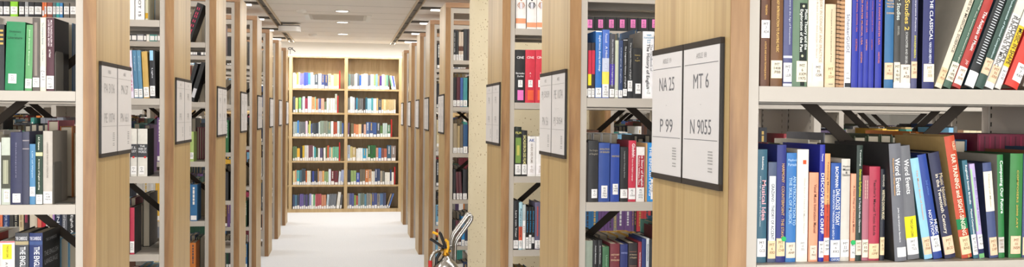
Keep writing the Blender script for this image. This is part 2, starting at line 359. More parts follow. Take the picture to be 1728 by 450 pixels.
# ------------------------------------------------------------------ books
# which books of each shelf the photograph shows: 2 as objects of their own, 1 among the rest, 0 unseen
# row: side, rack, rear, level, bay, remainder, then one number per book
VROWS = [
[0,1,0,0,0,0,2,2,2,2,2,2,2,2,2,2,2,2,2,2,2,2,2,2,2,2,2,2,2,2,2,2,2],
[0,1,0,1,0,0,2,2,2,2,2,2,2,2,2,2,2,2,2,2,2,2,2,2,2,2,2,2,2,2,2,2,2,2,0,2],
[0,1,1,1,0,0,0,0,0,0,0,1,1,1,0,0,2,2,0,2,2,2,1,0,2,1,0,0,2],
[0,2,0,0,0,0,1,2,2,2,2,2,2,2,2,2,2,2,1],
[0,2,0,1,0,0,2,2,2,2,2,2,2,2,2],
[0,2,0,1,0,1,0,0,0,0,0,0,0,0,0,0,0,0,0,0,1,2,0,0,0,2],
[0,2,0,1,1,0,1,1,1,0,0,0,0,0,2,1,1,1,0,1,0,0,0,0,0,0,0,2,1,1,1,1,1],
[0,2,0,2,0,0,2,2,2,2,2,2,2,2,2,2,2],
[0,2,0,2,0,1,2],
[0,2,1,0,0,0,0,0,0,0,0,0,1,1,0,0,2],
[0,2,1,1,0,0,0,0,1,1,2,2,2,0,0,1,0,2,1,2,1,1],
[0,2,1,1,1,0,0,0,0,0,0,0,1,0,0,0,0,0,0,0,0,1,1],
[0,2,1,2,0,0,0,0,0,1,0,1,2,2,2,2,1,1,2,1],
[0,3,0,-1,0,0,2,2,2,0,0,2,2,2,2,2,2,2],
[0,3,0,0,0,0,2,2,2],
[0,3,0,1,0,0,2,2,2,2],
[0,3,0,1,0,1,0,0,0,0,0,0,0,1,1,1,1,0,0,1,1,1,0,2],
[0,3,0,1,1,0,0,0,0,0,0,0,0,0,0,0,0,0,0,0,0,0,0,0,0,0,0,0,0,0,0,0,0,0,0,0,0,1],
[0,3,0,1,2,0,1,1,0,1,0,0,1,0,0,0,0,0,0,0,0,0,2,1,0,0,0,1],
[0,3,0,2,0,0,2,2,2,2,2,2,2],
[0,3,0,2,0,1,0,0,0,0,0,0,2,2,1,1,1,2,2,2,2,2,2,2,2,1],
[0,3,0,3,0,0,1,1,1],
[0,3,1,1,1,0,0,0,0,0,0,0,0,0,0,0,0,0,0,0,0,0,0,0,0,0,0,0,1],
[0,3,1,1,2,0,0,0,0,0,0,0,0,0,0,1,0,1,1,0,1,0,1,0,0,0,0,0,0,0,0,1,1],
[0,4,0,1,0,0,1,1,1,1,1,1,0,2,1,1],
[0,4,0,1,1,0,0,0,0,0,1],
[0,4,0,1,2,0,0,0,0,0,0,1,1,1],
[0,4,1,1,0,0,0,0,1,1,1,1,1,1,1,1],
[0,4,1,1,2,0,0,0,0,0,0,0,0,0,1,0,0,1,1,1,1,0,0,0,0,1],
[0,5,0,-1,0,0,2,2,2,2,2,2],
[0,5,0,0,0,0,2,2,2,2],
[0,5,0,0,0,1,1],
[0,5,0,1,0,0,2,2,2,2],
[0,5,0,1,0,1,1],
[0,5,0,1,1,0,0,0,0,0,0,0,0,0,0,0,0,0,0,0,0,0,0,0,1,1],
[0,5,0,2,0,0,2,2,2,2],
[0,5,0,2,0,1,1],
[0,5,0,3,0,0,1,1,1,2,2],
[0,5,0,4,0,0,0,0,1,1,2,1],
[0,5,1,-1,0,0,0,1],
[0,5,1,0,0,0,1,1,1,1,0,1],
[0,5,1,1,0,0,0,1,1,1],
[0,5,1,1,1,0,0,0,0,0,0,0,0,0,0,0,0,0,0,0,0,0,0,0,1,1],
[0,5,1,2,0,0,1,1,1,1],
[0,5,1,3,0,0,0,1,1,1,1,1],
[0,5,1,4,0,0,0,0,1,1,1,1,1],
[0,6,0,-1,0,0,2,0,0,0,0,1,1,1,1,1,1,1],
[0,6,0,0,0,0,1,1],
[0,6,0,1,0,0,2,0,0,0,0,0,0,0,1,1,1,1,1],
[0,6,0,1,2,0,1,1,1,1,0,0,0,1],
[0,6,0,2,0,0,2,0,0,0,0,0,1,1,1,1,1,1],
[0,6,0,3,0,0,2,0,0,0,1,1,1,1,1,1],
[0,6,0,4,0,0,1,1,0,0,0,0,0,0,1,1,1,1,1],
[0,6,1,-1,0,0,0,1],
[0,6,1,0,0,0,0,1,1],
[0,6,1,1,0,0,0,0,0,0,0,0,0,0,0,0,0,0,0,1],
[0,6,1,2,0,0,0,1,1,0,0,0,0,0,1,1,0,0,0,0,1],
[0,6,1,3,0,0,0,1,1,1],
[0,6,1,4,0,0,0,1,1],
[0,7,0,-1,0,0,0,0,0,1,1,0,0,0,0,0,0,0,0,0,0,1,1],
[0,7,0,1,0,0,0,0,0,0,0,0,1,0,0,0,0,1,1,0,1,1,1],
[0,7,0,1,2,0,0,0,0,0,0,0,0,0,0,0,0,0,0,0,1,0,0,0,1,0,1],
[0,7,0,2,0,0,0,0,0,1,1,0,0,0,0,0,0,1],
[0,7,0,3,0,0,0,0,0,0,1,1],
[0,7,0,4,0,0,0,0,0,0,1,1],
[0,7,1,1,0,0,0,0,0,0,0,0,0,1],
[0,7,1,1,2,0,0,0,0,0,0,0,0,0,0,0,0,0,0,0,0,0,0,0,0,0,0,0,0,0,1,0,1],
[0,7,1,2,0,0,0,0,0,0,0,1,1],
[0,7,1,3,0,0,0,0,0,0,1,1],
[0,8,0,-1,0,0,0,0,0,0,0,0,0,0,1,1],
[0,8,0,2,0,0,0,0,0,0,0,0,0,0,1],
[0,8,1,1,0,0,0,0,0,0,0,0,0,0,0,0,0,0,0,0,0,0,0,0,0,0,0,0,1],
[0,9,0,-1,0,0,1],
[0,9,0,0,0,0,1],
[0,9,0,2,0,0,1],
[0,9,0,3,0,0,1],
[0,9,1,0,0,0,1],
[0,9,1,1,3,0,0,0,0,0,0,0,0,0,0,0,0,0,0,0,0,0,0,0,0,0,0,0,0,0,0,0,0,0,1],
[0,9,1,3,0,0,1],
[1,2,0,0,0,0,0,0,2,2,2,2,2,2],
[1,2,0,1,0,0,0,1,2,2,2,2,2,2,2],
[1,2,0,2,0,0,0,2,1,2,2,2],
[1,2,1,0,0,0,0,0,0,0,0,0,0,0,0,0,0,0,0,0,0,0,1,0,0,0,1,1,0,0,2],
[1,2,1,1,0,0,0,0,0,0,0,0,0,0,0,0,0,0,0,0,0,0,1,1,0,2,0,0,0,1,2,1,1,2,2,2],
[1,2,1,2,0,0,0,0,0,0,0,0,0,0,0,0,0,0,0,0,0,0,0,1,2,0,0,0,0,0,0,1,2,2],
[1,3,0,-1,0,0,0,0,0,2,2,2,2,2,2,2,1,2,2,2,2,2,2,2,0,0,0,0,0,2,2,2],
[1,3,0,0,0,0,0,2,2,2,2,2],
[1,3,0,1,0,0,1,2,2],
[1,3,0,1,0,1,0,0,0,0,2,1,0,1,1,2,0,1,1,1,2,0,1,1],
[1,3,0,2,0,0,0,0,0,1,2,1,2,2,2,2,1,1,1,1,1,2,2,2,0,0,0,0,1,2],
[1,3,1,-1,0,0,0,0,0,0,0,0,0,0,0,0,0,0,0,0,0,0,0,0,0,0,0,0,0,0,0,0,0,0,0,1,2],
[1,3,1,0,0,0,0,0,0,0,0,0,0,0,0,0,0,0,0,0,0,0,0,0,0,0,0,0,1,0,0,1,1],
[1,3,1,1,0,0,1,0,1,1,1,0,0,1,0,1,0,0,1,0,0,0,0,0,0,0,0,0,2,0,2],
[1,3,1,2,0,0,0,0,0,0,0,0,0,0,0,0,0,0,0,0,0,0,0,0,0,0,0,0,0,1,2,2,2],
[1,3,1,3,0,0,0,0,0,0,0,0,0,0,0,0,0,0,0,0,0,0,0,0,0,0,0,0,0,0,0,0,0,0,1,1,0,2,1],
[1,4,0,-1,0,0,0,2],
[1,4,0,-1,0,1,0,0,0,0,0,0,0,0,0,0,0,0,1,1,2,1,1,1,1,1],
[1,4,0,0,0,0,0,2,2],
[1,4,0,1,0,0,0,2],
[1,4,0,1,0,1,0,0,0,0,0,0,0,0,0,0,0,0,0,0,0,1,1,1,1,0,0,1,1,1,2],
[1,4,0,1,1,0,0,0,0,0,0,0,0,0,0,0,0,0,0,0,0,0,0,0,0,0,1,1,1],
[1,4,0,2,0,0,0,0,0,0,0,0,0,0,0,0,0,0,0,1,1,1,2,2,2,0,0,0,0,0,0,1,2],
[1,4,0,3,0,0,0,0,0,0,0,0,0,0,0,0,0,0,0,0,0,0,1,1,1,1,0,1,1,0,0,0,0,0,0,1,2],
[1,4,1,-1,0,0,0,0,0,0,0,0,0,0,0,0,0,0,0,0,0,0,0,0,0,0,0,0,0,0,1,1,2,2],
[1,4,1,0,0,0,0,0,0,0,0,0,0,0,0,0,0,0,0,0,0,0,0,0,0,0,0,0,1,1,1,2,1],
[1,4,1,1,0,0,0,0,0,0,0,0,0,0,0,0,1,1,1,1,1,0,0,0,0,0,0,0,0,0,0,1,2,2,2,2],
[1,4,1,1,1,0,0,0,0,0,0,0,0,0,0,0,0,0,0,0,0,0,0,0,0,0,1,1,1,1],
[1,4,1,2,0,0,0,0,0,0,0,0,0,0,0,0,0,0,0,0,1,0,0,0,0,0,0,0,0,0,1,1,1,1,2,1],
[1,4,1,3,0,0,0,0,0,0,0,0,0,0,0,0,0,0,0,0,0,0,0,1,1,1,0,0,0,0,1,1,1,1,1,2],
[1,5,0,-1,0,0,0,0,0,0,0,0,0,0,0,0,0,0,0,0,0,0,0,0,1,1,1,1,1,1],
[1,5,0,1,0,0,0,0,0,0,0,0,0,0,0,1,0,0,0,0,0,0,0,0,0,0,0,1,1,1,0,0,0,0,0,2],
[1,5,0,1,1,0,0,0,0,0,1,0,0,0,0,0,0,1,0,1],
[1,5,0,2,0,0,0,0,0,0,0,0,0,0,0,1,0,1,0,0,0,0,0,0,1,1,1,0,1,1,1,0,0,0,0,0,1,2],
[1,5,0,3,0,0,0,0,0,0,0,0,0,0,0,0,0,0,0,1,0,0,0,0,0,0,0,1,1,1],
[1,5,1,-1,0,0,0,0,0,0,0,0,0,0,0,0,0,0,0,0,0,0,0,0,0,0,0,0,0,0,0,2],
[1,5,1,0,0,0,0,0,0,0,0,0,0,0,0,0,0,0,0,0,0,0,0,0,0,0,0,0,0,0,0,0,0,0,0,0,2],
[1,5,1,1,0,0,0,1,1,0,0,0,0,0,0,0,0,0,0,0,0,0,0,0,0,0,0,1],
[1,5,1,1,1,0,0,0,1,1,1,1],
[1,5,1,2,0,0,0,0,0,0,0,0,0,1,0,0,0,0,0,0,0,0,0,0,1,1,1,1,1,1,0,0,0,0,0,0,1,1],
[1,5,1,4,0,0,0,0,0,0,0,0,0,0,0,0,0,0,0,0,0,0,0,0,0,0,0,0,0,0,1],
[1,6,0,-1,0,0,0,0,0,0,0,0,0,0,1,1,0,1,1,1,0,0,0,0,0,0,1,1,1],
[1,6,0,0,0,0,0,0,0,0,0,0,0,0,0,0,0,0,0,0,0,0,0,0,0,0,0,0,0,0,0,0,0,1],
[1,6,0,1,0,0,0,0,0,0,0,0,0,0,0,0,0,0,0,0,1,0,0,0,0,0,0,0,1,1,0,0,0,0,2],
[1,6,0,1,1,0,0,0,0,0,0,0,0,0,0,0,0,0,0,0,0,0,0,0,0,0,0,0,0,0,1,1],
[1,6,0,1,2,0,0,0,0,0,0,0,0,0,0,0,0,0,0,0,0,0,0,0,0,0,0,0,0,0,0,0,0,0,0,0,0,1,1,0,1],
[1,6,0,2,0,0,0,0,0,0,0,0,0,0,0,0,0,0,0,0,0,0,0,0,0,1,1,1],
[1,6,0,3,0,0,0,0,0,0,0,0,0,0,0,0,0,0,0,0,0,0,0,0,0,0,0,0,0,2,2,1,0,0,0,0,0,2],
[1,6,0,4,0,0,0,0,0,0,0,0,0,0,0,0,0,0,0,0,0,0,0,0,0,0,0,0,0,1,1,0,0,0,0,1,2],
[1,6,1,-1,0,0,0,0,0,0,0,0,0,0,0,0,0,0,0,0,0,0,0,0,0,0,0,0,0,0,0,0,0,0,0,2],
[1,6,1,0,0,0,0,0,0,0,0,0,0,0,0,0,0,0,0,0,0,0,0,0,0,0,0,0,1,1,1,0,0,0,0,0,2],
[1,6,1,1,0,0,0,0,0,0,0,0,0,0,0,0,0,0,0,0,0,0,1,0,0,0,0,0,0,1,0,0,0,0,0,0,0,1],
[1,6,1,2,0,0,0,0,0,0,0,0,0,0,0,0,0,0,0,0,0,0,0,0,0,0,0,1,0,0,0,0,0,0,0,1,1],
[1,6,1,3,0,0,0,0,0,0,0,0,0,0,0,0,0,0,0,0,0,0,0,0,0,0,0,0,0,0,0,0,0,0,1,1,1],
[1,6,1,4,0,0,0,0,0,0,0,0,0,0,0,0,0,0,0,0,0,0,0,0,0,0,0,0,1,1,1,1,0,0,0,0,0,1],
[1,7,0,-1,0,0,0,0,0,0,0,0,0,0,0,0,0,0,0,0,0,0,1,1,1,0,0,0,0,0,0,1,1],
[1,7,0,1,0,0,0,0,0,0,0,0,0,0,0,0,0,0,0,0,0,0,0,0,0,0,0,0,0,0,1,1,0,0,1],
[1,7,0,1,1,0,0,0,0,0,0,0,0,0,0,0,0,0,0,0,0,0,0,0,0,0,0,1,1],
[1,7,0,2,0,0,0,0,0,0,0,0,0,0,0,0,0,0,0,0,0,0,0,0,1,1,1,0,0,0,1,1,1,0,0,0,1],
[1,7,0,3,0,0,0,0,0,0,0,0,0,0,0,0,0,0,0,0,0,0,0,0,0,0,0,1,1,1],
[1,7,0,4,0,0,0,0,0,0,0,0,0,0,0,0,0,0,0,0,1,1,1,0,0,0,0,0,1,1],
[1,7,1,-1,0,0,0,0,0,0,0,0,0,0,0,0,0,0,0,0,0,0,0,0,0,0,0,0,0,0,0,0,0,0,1,1],
[1,7,1,1,1,0,0,0,0,0,0,0,0,0,0,0,0,0,0,0,0,0,0,0,0,1,1],
[1,7,1,1,2,0,0,0,0,0,0,0,1,1,1],
[1,7,1,2,0,0,0,0,0,0,0,0,0,0,0,0,0,0,0,0,0,0,0,0,0,0,0,0,0,0,0,0,0,1,1,0,0,0,0,0,1],
[1,7,1,3,0,0,0,0,0,0,0,0,0,0,0,0,0,0,0,0,0,0,0,0,0,0,0,0,1,1,1,0,0,0,0,0,0,1],
[1,8,0,-1,0,0,0,0,0,0,0,0,0,0,0,0,0,0,0,0,0,0,0,0,0,1],
[1,8,0,0,0,0,0,0,0,0,0,0,0,0,0,0,0,0,0,0,0,0,0,0,0,0,0,0,0,0,0,1,1,0,0,0,1],
[1,8,0,1,0,0,0,0,0,0,0,0,0,0,0,0,0,0,0,0,0,0,0,0,0,0,0,1,0,0,0,1],
[1,8,0,1,1,0,0,0,0,0,1,1],
[1,8,0,1,3,0,0,0,0,0,0,0,0,0,0,0,0,0,0,0,0,0,0,0,0,0,0,1],
[1,8,0,2,0,0,0,0,0,0,0,0,0,0,0,0,0,0,0,0,0,0,0,0,0,1,1,1],
[1,8,0,3,0,0,0,0,0,0,0,0,0,0,0,0,0,0,0,0,0,0,0,0,0,0,0,0,0,0,0,0,0,0,1,1],
[1,8,0,4,0,0,0,0,0,0,0,0,0,0,0,0,0,0,0,0,0,0,0,0,0,0,0,0,1,1],
[1,8,1,1,0,0,0,0,0,0,0,0,0,0,0,0,0,0,0,0,0,0,0,0,0,0,0,0,0,0,0,0,0,1,1],
[1,8,1,1,1,0,0,0,0,0,1],
[1,8,1,2,0,0,0,0,0,0,0,0,0,0,0,0,0,0,0,0,0,0,0,0,0,0,0,0,0,0,0,0,0,1,1],
[1,9,0,-1,0,0,0,0,0,0,0,0,0,0,0,0,0,0,0,0,0,0,0,0,0,0,0,0,0,1],
[1,9,0,1,0,0,0,0,0,0,0,0,0,0,0,0,0,0,0,0,0,0,0,0,0,0,0,0,0,0,1],
[1,9,0,1,1,0,0,0,0,0,0,0,0,0,0,0,0,0,0,0,0,0,0,0,0,0,1,0,0,0,0,0,0,0,0,1],
[1,9,0,2,0,0,0,0,0,0,0,0,0,0,0,0,0,0,0,0,0,0,0,0,0,0,0,1,1],
[1,9,0,3,0,0,0,0,0,0,0,0,0,0,0,0,0,0,0,0,0,0,0,0,0,0,0,0,0,0,0,1],
[1,9,0,4,0,0,0,0,0,0,0,0,0,0,0,0,0,0,0,0,0,0,0,0,0,0,0,0,1,0,0,0,1,1],
[1,9,1,1,2,0,0,0,0,0,0,0,0,0,0,0,0,0,0,0,0,0,0,0,0,0,0,0,0,0,0,0,0,0,1],
[1,9,1,1,3,0,0,0,0,0,0,0,0,0,1],
[2,0,0,0,0,0,2,1,1,1,1,1,1,1,1,1,1,2,1,1,2,2,2,1,1,1],
[2,0,0,0,1,0,1,1,1,1,1,1,1,1,1,1,1,1,1,1,1,1,1,1,1,1,1,1,1,1,1,1,1,1,1],
[2,0,0,0,2,0,0,0,0,0,0,0,0,0,0,0,0,0,0,0,0,1,0,0,0,0,0,1],
[2,0,0,0,3,0,0,0,0,1],
[2,1,0,0,0,0,1,1,1,1,1,1,2,2,1,1,1,1,1,1,1,1,1,1,2],
[2,1,0,0,1,0,1,1,1,1,1,1,1,1,1,1,1,1,1,1,1,1,1,1,1,2,1,1,1,1,1,1,1],
[2,1,0,0,2,0,0,0,0,0,0,0,1,1,0,0,0,0,0,0,1,0,0,0,0,0,0,0,0,0,0,0,0,0,1],
[2,1,0,0,3,0,0,0,0,0,0,0,0,0,0,0,0,0,0,0,0,0,0,0,1],
[2,2,0,0,0,0,1,1,1,1,1,1,1,1,1,1,1,1,1,1,1,1,1,1,1,2,1,1,1,1,1,1],
[2,2,0,0,1,0,1,1,1,1,1,1,1,2,2,1,2,1,1,1,2],
[2,3,0,0,0,0,1,1,1,1,1,1,1,1,1,1,1,1,1,1,1,1,1,1,1,1,1,1],
[2,3,0,0,1,0,2,1,2,1,1,1,2,1,2,2,1,1,1,1,1,2,2],
[2,4,0,0,0,0,1,1,2,1,1,1,1,1,1,1,1,1,1,1,1,1,1,1,1,1,2,2,1,1,1],
[2,4,0,0,1,0,2,1,1,2,1,1,2,2,1,1,2,1,1,1,1,1,1,1,1],
[2,4,0,0,2,0,0,0,0,0,0,0,0,0,0,0,0,0,0,0,0,0,0,0,0,0,0,0,0,0,0,0,0,0,0,0,0,1],
[2,4,0,0,3,0,0,0,0,1],
[2,5,0,0,0,0,1,1,1,1,1,1,1,1,1,1,1,1,1,1,1,1,1,1,1,1,1,1,2,1],
[2,5,0,0,1,0,1,1,1,1,1,1,1,1,1,1,1,1,1,2,1,2,1,1,1,1,1,1],
[2,5,0,0,2,0,0,0,0,0,0,0,0,0,0,0,0,0,0,0,0,0,0,0,1]]
VIS = None
if VROWS is not None:
    VIS = {}
    for q in VROWS:
        if q[0] == 2: k_ = 'F%d' % q[1] + 'abcd'[q[4]]
        else: k_ = 'RL'[q[0]] + '%d' % q[1] + 'fb'[q[2]] + '%d' % q[3] + ('abcde'[q[4]] if q[4] < 10 else '') + ('r' if q[5] else '')
        VIS[k_] = ''.join('.si'[n_] for n_ in q[6:])
DATA = {
'R1f1':[{'x':0.8061,'w':0.0201,'h':0.2254,'c':'2c5a6e','in':0.03,'s':'teal spine with pink italic title beside the steel upright','lab':['f2f0ee',0.0118,0.0479],'t':[['Schoenberg','f2f0ee',0.1853,0.2113,0.45,0.25],['Musical Idea','f0b0b8',0.0839,0.1641,0.62,0.42],['and the Logic, Technique, and Art of Its Presentation','c8d8dc',0.0721,0.1724,0.25,0.16]]},
{'x':0.8291,'w':0.0173,'h':0.2001,'c':'47536f','in':0.03,'s':'slate blue spine with a long white title strip','lab':['e8cfa6',0.0079,0.0434],'t':[['GRAZIANO - THEORY OF ACCENT','303540',0.0458,0.157,0.5,0.36]],'b':[['eceef0',0.0434,0.1723,0.12,0.88]]},
{'x':0.8471,'w':0.0195,'h':0.2344,'c':'1d2672','in':0.03,'s':'tall dark blue spine with gold capitals and green dot','extra':'greendot','lab':['e8cfa6',0.0123,0.0479],'t':[['HARMONY · COUNTERPOINT · THE STAVE','d0a45a',0.0491,0.1971,0.62,0.3]]},
{'x':0.8679,'w':0.0212,'h':0.2185,'c':'2d6fb0','in':0.03,'s':'bright blue spine with two columns of pale blue capitals','lab':['ddd3c2',0.0084,0.0393],'t':[['AN INTRODUCTION TO','a8c8e8',0.0738,0.1723,0.75,0.3],['THE SKILL OF MUSICK','a8c8e8',0.0761,0.1699,0.35,0.3],['Playford','a8c8e8',0.2007,0.2066,0.5,0.1,'h'],['Pursuit','a8c8e8',0.1924,0.1983,0.5,0.1,'h']]},
{'x':0.8908,'w':0.0243,'h':0.2256,'c':'e6e0d4','in':0.03,'cv':'c8beb0','s':'cream spine with a small orange square near its top','lab':['f2f0ee',0.0163,0.0437,0.1,0.9],'t':[['What Kind of Theory Is Music Theory?','b8b0a6',0.0556,0.1687,0.6,0.14]],'b':[['d8552c',0.196,0.2043,0.45,0.75]]},
{'x':0.917,'w':0.0199,'h':0.1793,'c':'e39a78','in':0.03,'cv':'a84a34','s':'short salmon spine between cream and deep blue books','lab':['ddd3c2',0.004,0.0326,0.15,0.85],'t':[['Vocal Music Instruction Manual','5a3028',0.0577,0.1555,0.6,0.28]]},
{'x':0.9386,'w':0.0109,'h':0.2353,'c':'0c1c92','in':0.03,'s':'narrow deep blue spine with heavy white capitals','lab':['f2f0ee',0.0084,0.0408],'t':[['DISCOVERING ORFF','f4f4f8',0.0563,0.1781,0.5,0.62],['Theory','e8e8f8',0.2019,0.2174,0.4,0.4]]},
{'x':0.9498,'w':0.0116,'h':0.2174,'c':'dc9c62','in':0.03,'s':'narrow orange spine turning red towards its foot','lab':['f2f0ee',0.013,0.0478],'t':[['Teaching Music in Higher Education','6a3020',0.0514,0.2019,0.5,0.3]],'b':[['c04a34',0.0478,0.1148,0,1],['c04a34',0.0011,0.013,0,1]]},
{'x':0.964,'w':0.022,'h':0.1984,'c':'0f4897','in':0.03,'s':'blue spine with a white publisher word at its foot','lab':['f2f0ee',0.0079,0.0427],'t':[['BACHMANN','f0f0f4',0.1493,0.1912,0.5,0.32],['DALCROZE TODAY','f0f0f4',0.0727,0.1458,0.62,0.4],['AN EDUCATION THROUGH AND INTO M','d8e0f0',0.0451,0.1446,0.22,0.2],['OXFORD','e0e8f4',0.0013,0.0061,0.5,0.1,'h']]},
{'x':0.9865,'w':0.019,'h':0.2068,'c':'c9c3b9','in':0.03,'s':'warm grey spine with four short black words near the top','lab':['f2f0ee',0.0088,0.0436],'t':[['Rhythm','3a3a3a',0.1888,0.1936,0.5,0.1,'h'],['Music','3a3a3a',0.1828,0.1876,0.5,0.1,'h'],['&','3a3a3a',0.1768,0.1816,0.5,0.1,'h'],['Education','3a3a3a',0.172,0.1768,0.5,0.1,'h']]},
{'x':1.0077,'w':0.0108,'h':0.1768,'c':'ea9f7e','in':0.03,'s':'slim salmon spine marked with a green dot','extra':'greendot','lab':['f2f0ee',0.0061,0.0386],'t':[['A New Way of Teaching Music','4a3028',0.0578,0.1528,0.5,0.42]]},
{'x':1.0192,'w':0.0132,'h':0.2344,'c':'12291f','in':0.03,'cv':'0f1613','s':'tall dark green spine with yellow then white title','lab':['ddd3c2',0.0119,0.042],'t':[['Dalcroze Eurhythmics','d8dc30',0.1299,0.1852,0.5,0.45],["in Today's Music Classroom",'e8e8e8',0.0577,0.1275,0.5,0.35],['Teaching','d0d8d0',0.1924,0.226,0.5,0.3]]},
{'x':1.0334,'w':0.0139,'h':0.1731,'c':'a66270','in':0.03,'s':'short faded mauve spine with faint bands','lab':['f0e4cc',0.0068,0.043],'t':[['======','d8b0a0',0.1262,0.1635,0.5,0.5]]},
{'x':1.0486,'w':0.0237,'h':0.1912,'c':'ab2e46','in':0.03,'s':'crimson red spine with thin black title','lab':['e8cfa6',0.004,0.0343],'t':[["Teacher's Manual Tonic Sol-fa",'300c14',0.0512,0.1647,0.45,0.22]]},
{'x':1.0731,'w':0.0098,'h':0.1863,'c':'1a1d2a','in':0.03,'cv':'0c0d10','s':'narrow near-black spine with cream block letters','lab':['e8cfa6',0.011,0.0473],'t':[['ROWLAND','d8d0c0',0.1501,0.1743,0.5,0.4],['WRITING DOWN MUSIC','e8dcb8',0.0836,0.1441,0.5,0.6]]},
{'x':1.096,'w':0.0262,'h':0.2385,'c':'66676e','in':0.01,'lean':-4.4,'cv':'2c2b2c','d':0.215,'s':'big grey spine with white title and orange line, front one of a pair','lab':['f2f0ee',0.0087,0.028,0.2,0.95],'t':[['Word Events','fafafa',0.1339,0.2085,0.55,0.42],['Perspectives on Verbal Notation','e0a040',0.1339,0.2085,0.2,0.16],['John Lely and James Saunders','f0f0f0',0.0388,0.1087,0.42,0.16]]},
{'x':1.1372,'w':0.0266,'h':0.2339,'c':'6a6b70','in':0.03,'lean':-6.5,'s':'grey leaning spine carrying a yellow loan sticker','lab':['f2f0ee',0.0098,0.0442],'t':[['Word Events','f4f4f4',0.1349,0.2058,0.5,0.4],['TWO DAY LOAN','303010',0.0467,0.0834,0.5,0.22]],'b':[['f2e21e',0.0405,0.0884,0.02,0.98]]},
{'x':1.1747,'w':0.0186,'h':0.2102,'c':'90c4de','in':0.03,'lean':-10,'cv':'39656c','s':'pale blue leaning spine with teal cover','lab':['ecc9a8',0.0094,0.0454],'t':[['The Music Book of Notation','e0a070',0.0814,0.1854,0.5,0.2]]},
{'x':1.1956,'w':0.0199,'h':0.2183,'c':'15398a','in':0.03,'lean':-11,'cv':'12245e','s':'royal blue leaning spine with spaced white capitals','lab':['f2f0ee',0.0153,0.0477],'t':[['MUSIC','f0f0f4',0.0515,0.0814,0.75,0.34],['NOTATION','f0f0f4',0.0465,0.1026,0.3,0.34],['2nd edition','5878c0',0.1337,0.1649,0.5,0.25]]},
{'x':1.2219,'w':0.0248,'h':0.2223,'c':'1d2144','in':0.03,'lean':-11.2,'cv':'14151e','s':'navy leaning spine with cream serif title','lab':['ecc9a8',0.0085,0.0461],'t':[['in the Twentieth Century','e8dcc8',0.0524,0.1774,0.35,0.4],['Music Notation','c8b898',0.1087,0.1774,0.75,0.3]]},
{'x':1.2606,'w':0.0235,'h':0.2567,'c':'b9411f','in':0.03,'lean':-10.4,'cv':'b0915c','s':'tall orange red leaning spine with a green band and tan cover','lab':['e8cfa6',0.0079,0.0455],'t':[['EAR TRAINING and SIGHT-SINGING','f8ecd0',0.048,0.218,0.5,0.42],['TALBOT','f0d8b0',0.2255,0.2455,0.7,0.25],['II','e8c070',0.0003,0.0066,0.6,0.1,'h']],'b':[['0d7a48',0.0605,0.083,-0.01,1.01]]},
{'x':1.2866,'w':0.0115,'h':0.2058,'c':'2b6273','in':0.03,'lean':-8.7,'s':'slim teal leaning spine beside the orange red one','lab':['f2f0ee',0.0075,0.05],'t':[['Reginald Smith Brindle','f4f4f4',0.1136,0.1958,0.5,0.45],['Musical Composition','f4f4f4',0.0475,0.1036,0.5,0.45]]},
{'x':1.3003,'w':0.0116,'h':0.198,'c':'b7a6d6','in':0.03,'lean':-8,'s':'narrow lilac spine with a pale green stripe','lab':['f2f0ee',0.0197,0.0497],'t':[['Music for Young Players','6a5a98',0.0697,0.1694,0.62,0.3]],'b':[['a8d0a0',0.0572,0.188,0.02,0.3],['14204e',0.0098,0.0197,0,1],['70b070',-0.0052,0.0098,0,1]]},
{'x':1.3244,'w':0.0199,'h':0.1996,'c':'3a4672','in':0.03,'lean':-6,'cv':'1f2942','s':'slate blue spine with a large cream title panel','lab':['ecc9a8',0.0055,0.0429,0.1,0.95],'t':[['Theory of Music','b0a080',0.1064,0.1773,0.5,0.2]],'b':[['ece2d0',0.0977,0.181,0,1]]},
{'x':1.3452,'w':0.0139,'h':0.216,'c':'12702f','in':0.03,'lean':-2.3,'cv':'8f8a80','s':'bright green spine with round white letters and grey cover','lab':['c8c4bc',0.0114,0.0437,0,0.9],'t':[['Composing Our Future','f8fff8',0.0934,0.2036,0.5,0.62]]},
{'x':1.3694,'w':0.03,'h':0.2184,'c':'2f7836','in':0.03,'cv':'1c4526','s':'thick mid green spine with faint gold lettering','lab':['ecc9a8',0.0084,0.0457,0.12,0.88],'t':[['COMPOSERS 2000 ART','c8a850',0.0619,0.1837,0.5,0.14]]},
{'x':1.4005,'w':0.0227,'h':0.2172,'c':'3b4470','in':0.03,'s':'navy spine cut off by the right edge of the view','lab':['e8cfa6',0.0054,0.0429]},
{'x':1.4246,'w':0.031,'h':0.2235,'c':'7a4a30','in':0.03},
{'x':1.457,'w':0.0198,'h':0.2111,'c':'c8c0b0','in':0.03},
{'x':1.4782,'w':0.027,'h':0.2299,'c':'24405a','in':0.03},
{'x':1.5067,'w':0.0271,'h':0.2199,'c':'802830','in':0.03},
{'x':1.5352,'w':0.0273,'h':0.2275,'c':'303030','in':0.03}],
'R1f0':[{'x':0.7996,'w':0.0186,'h':0.26,'c':'5f3b26','in':0.01,'s':'brown spine with gold title and a white tag high up','lab':['f2f0ee',0.0944,0.1292],'t':[['TENSION','e0b060',0.1396,0.1593,0.5,0.22],['A FLUTE AND KAHN TECHNIQUE BOTH','e0b060',0.0133,0.0875,0.45,0.22]]},
{'x':0.8209,'w':0.0249,'h':0.265,'c':'6d4826','in':0.01,'s':'tobacco brown spine with gold capitals','lab':['f0e4cc',0.016,0.0509],'t':[['AN EASY INTRODUCTION TO PLAYING MUSIC','e8c070',0.0672,0.1808,0.5,0.22]]},
{'x':0.8472,'w':0.0186,'h':0.24,'c':'50537c','in':0.01,'s':'slate violet spine with silvery bands near its foot','lab':['f2f0ee',0.0094,0.0467],'t':[['Music Theory in the Age of Romanticism','c8ccdc',0.0828,0.1932,0.6,0.24]],'b':[['d0d0dc',0.056,0.0606,0,1],['d8d8e0',0.0001,0.0059,0,1]]},
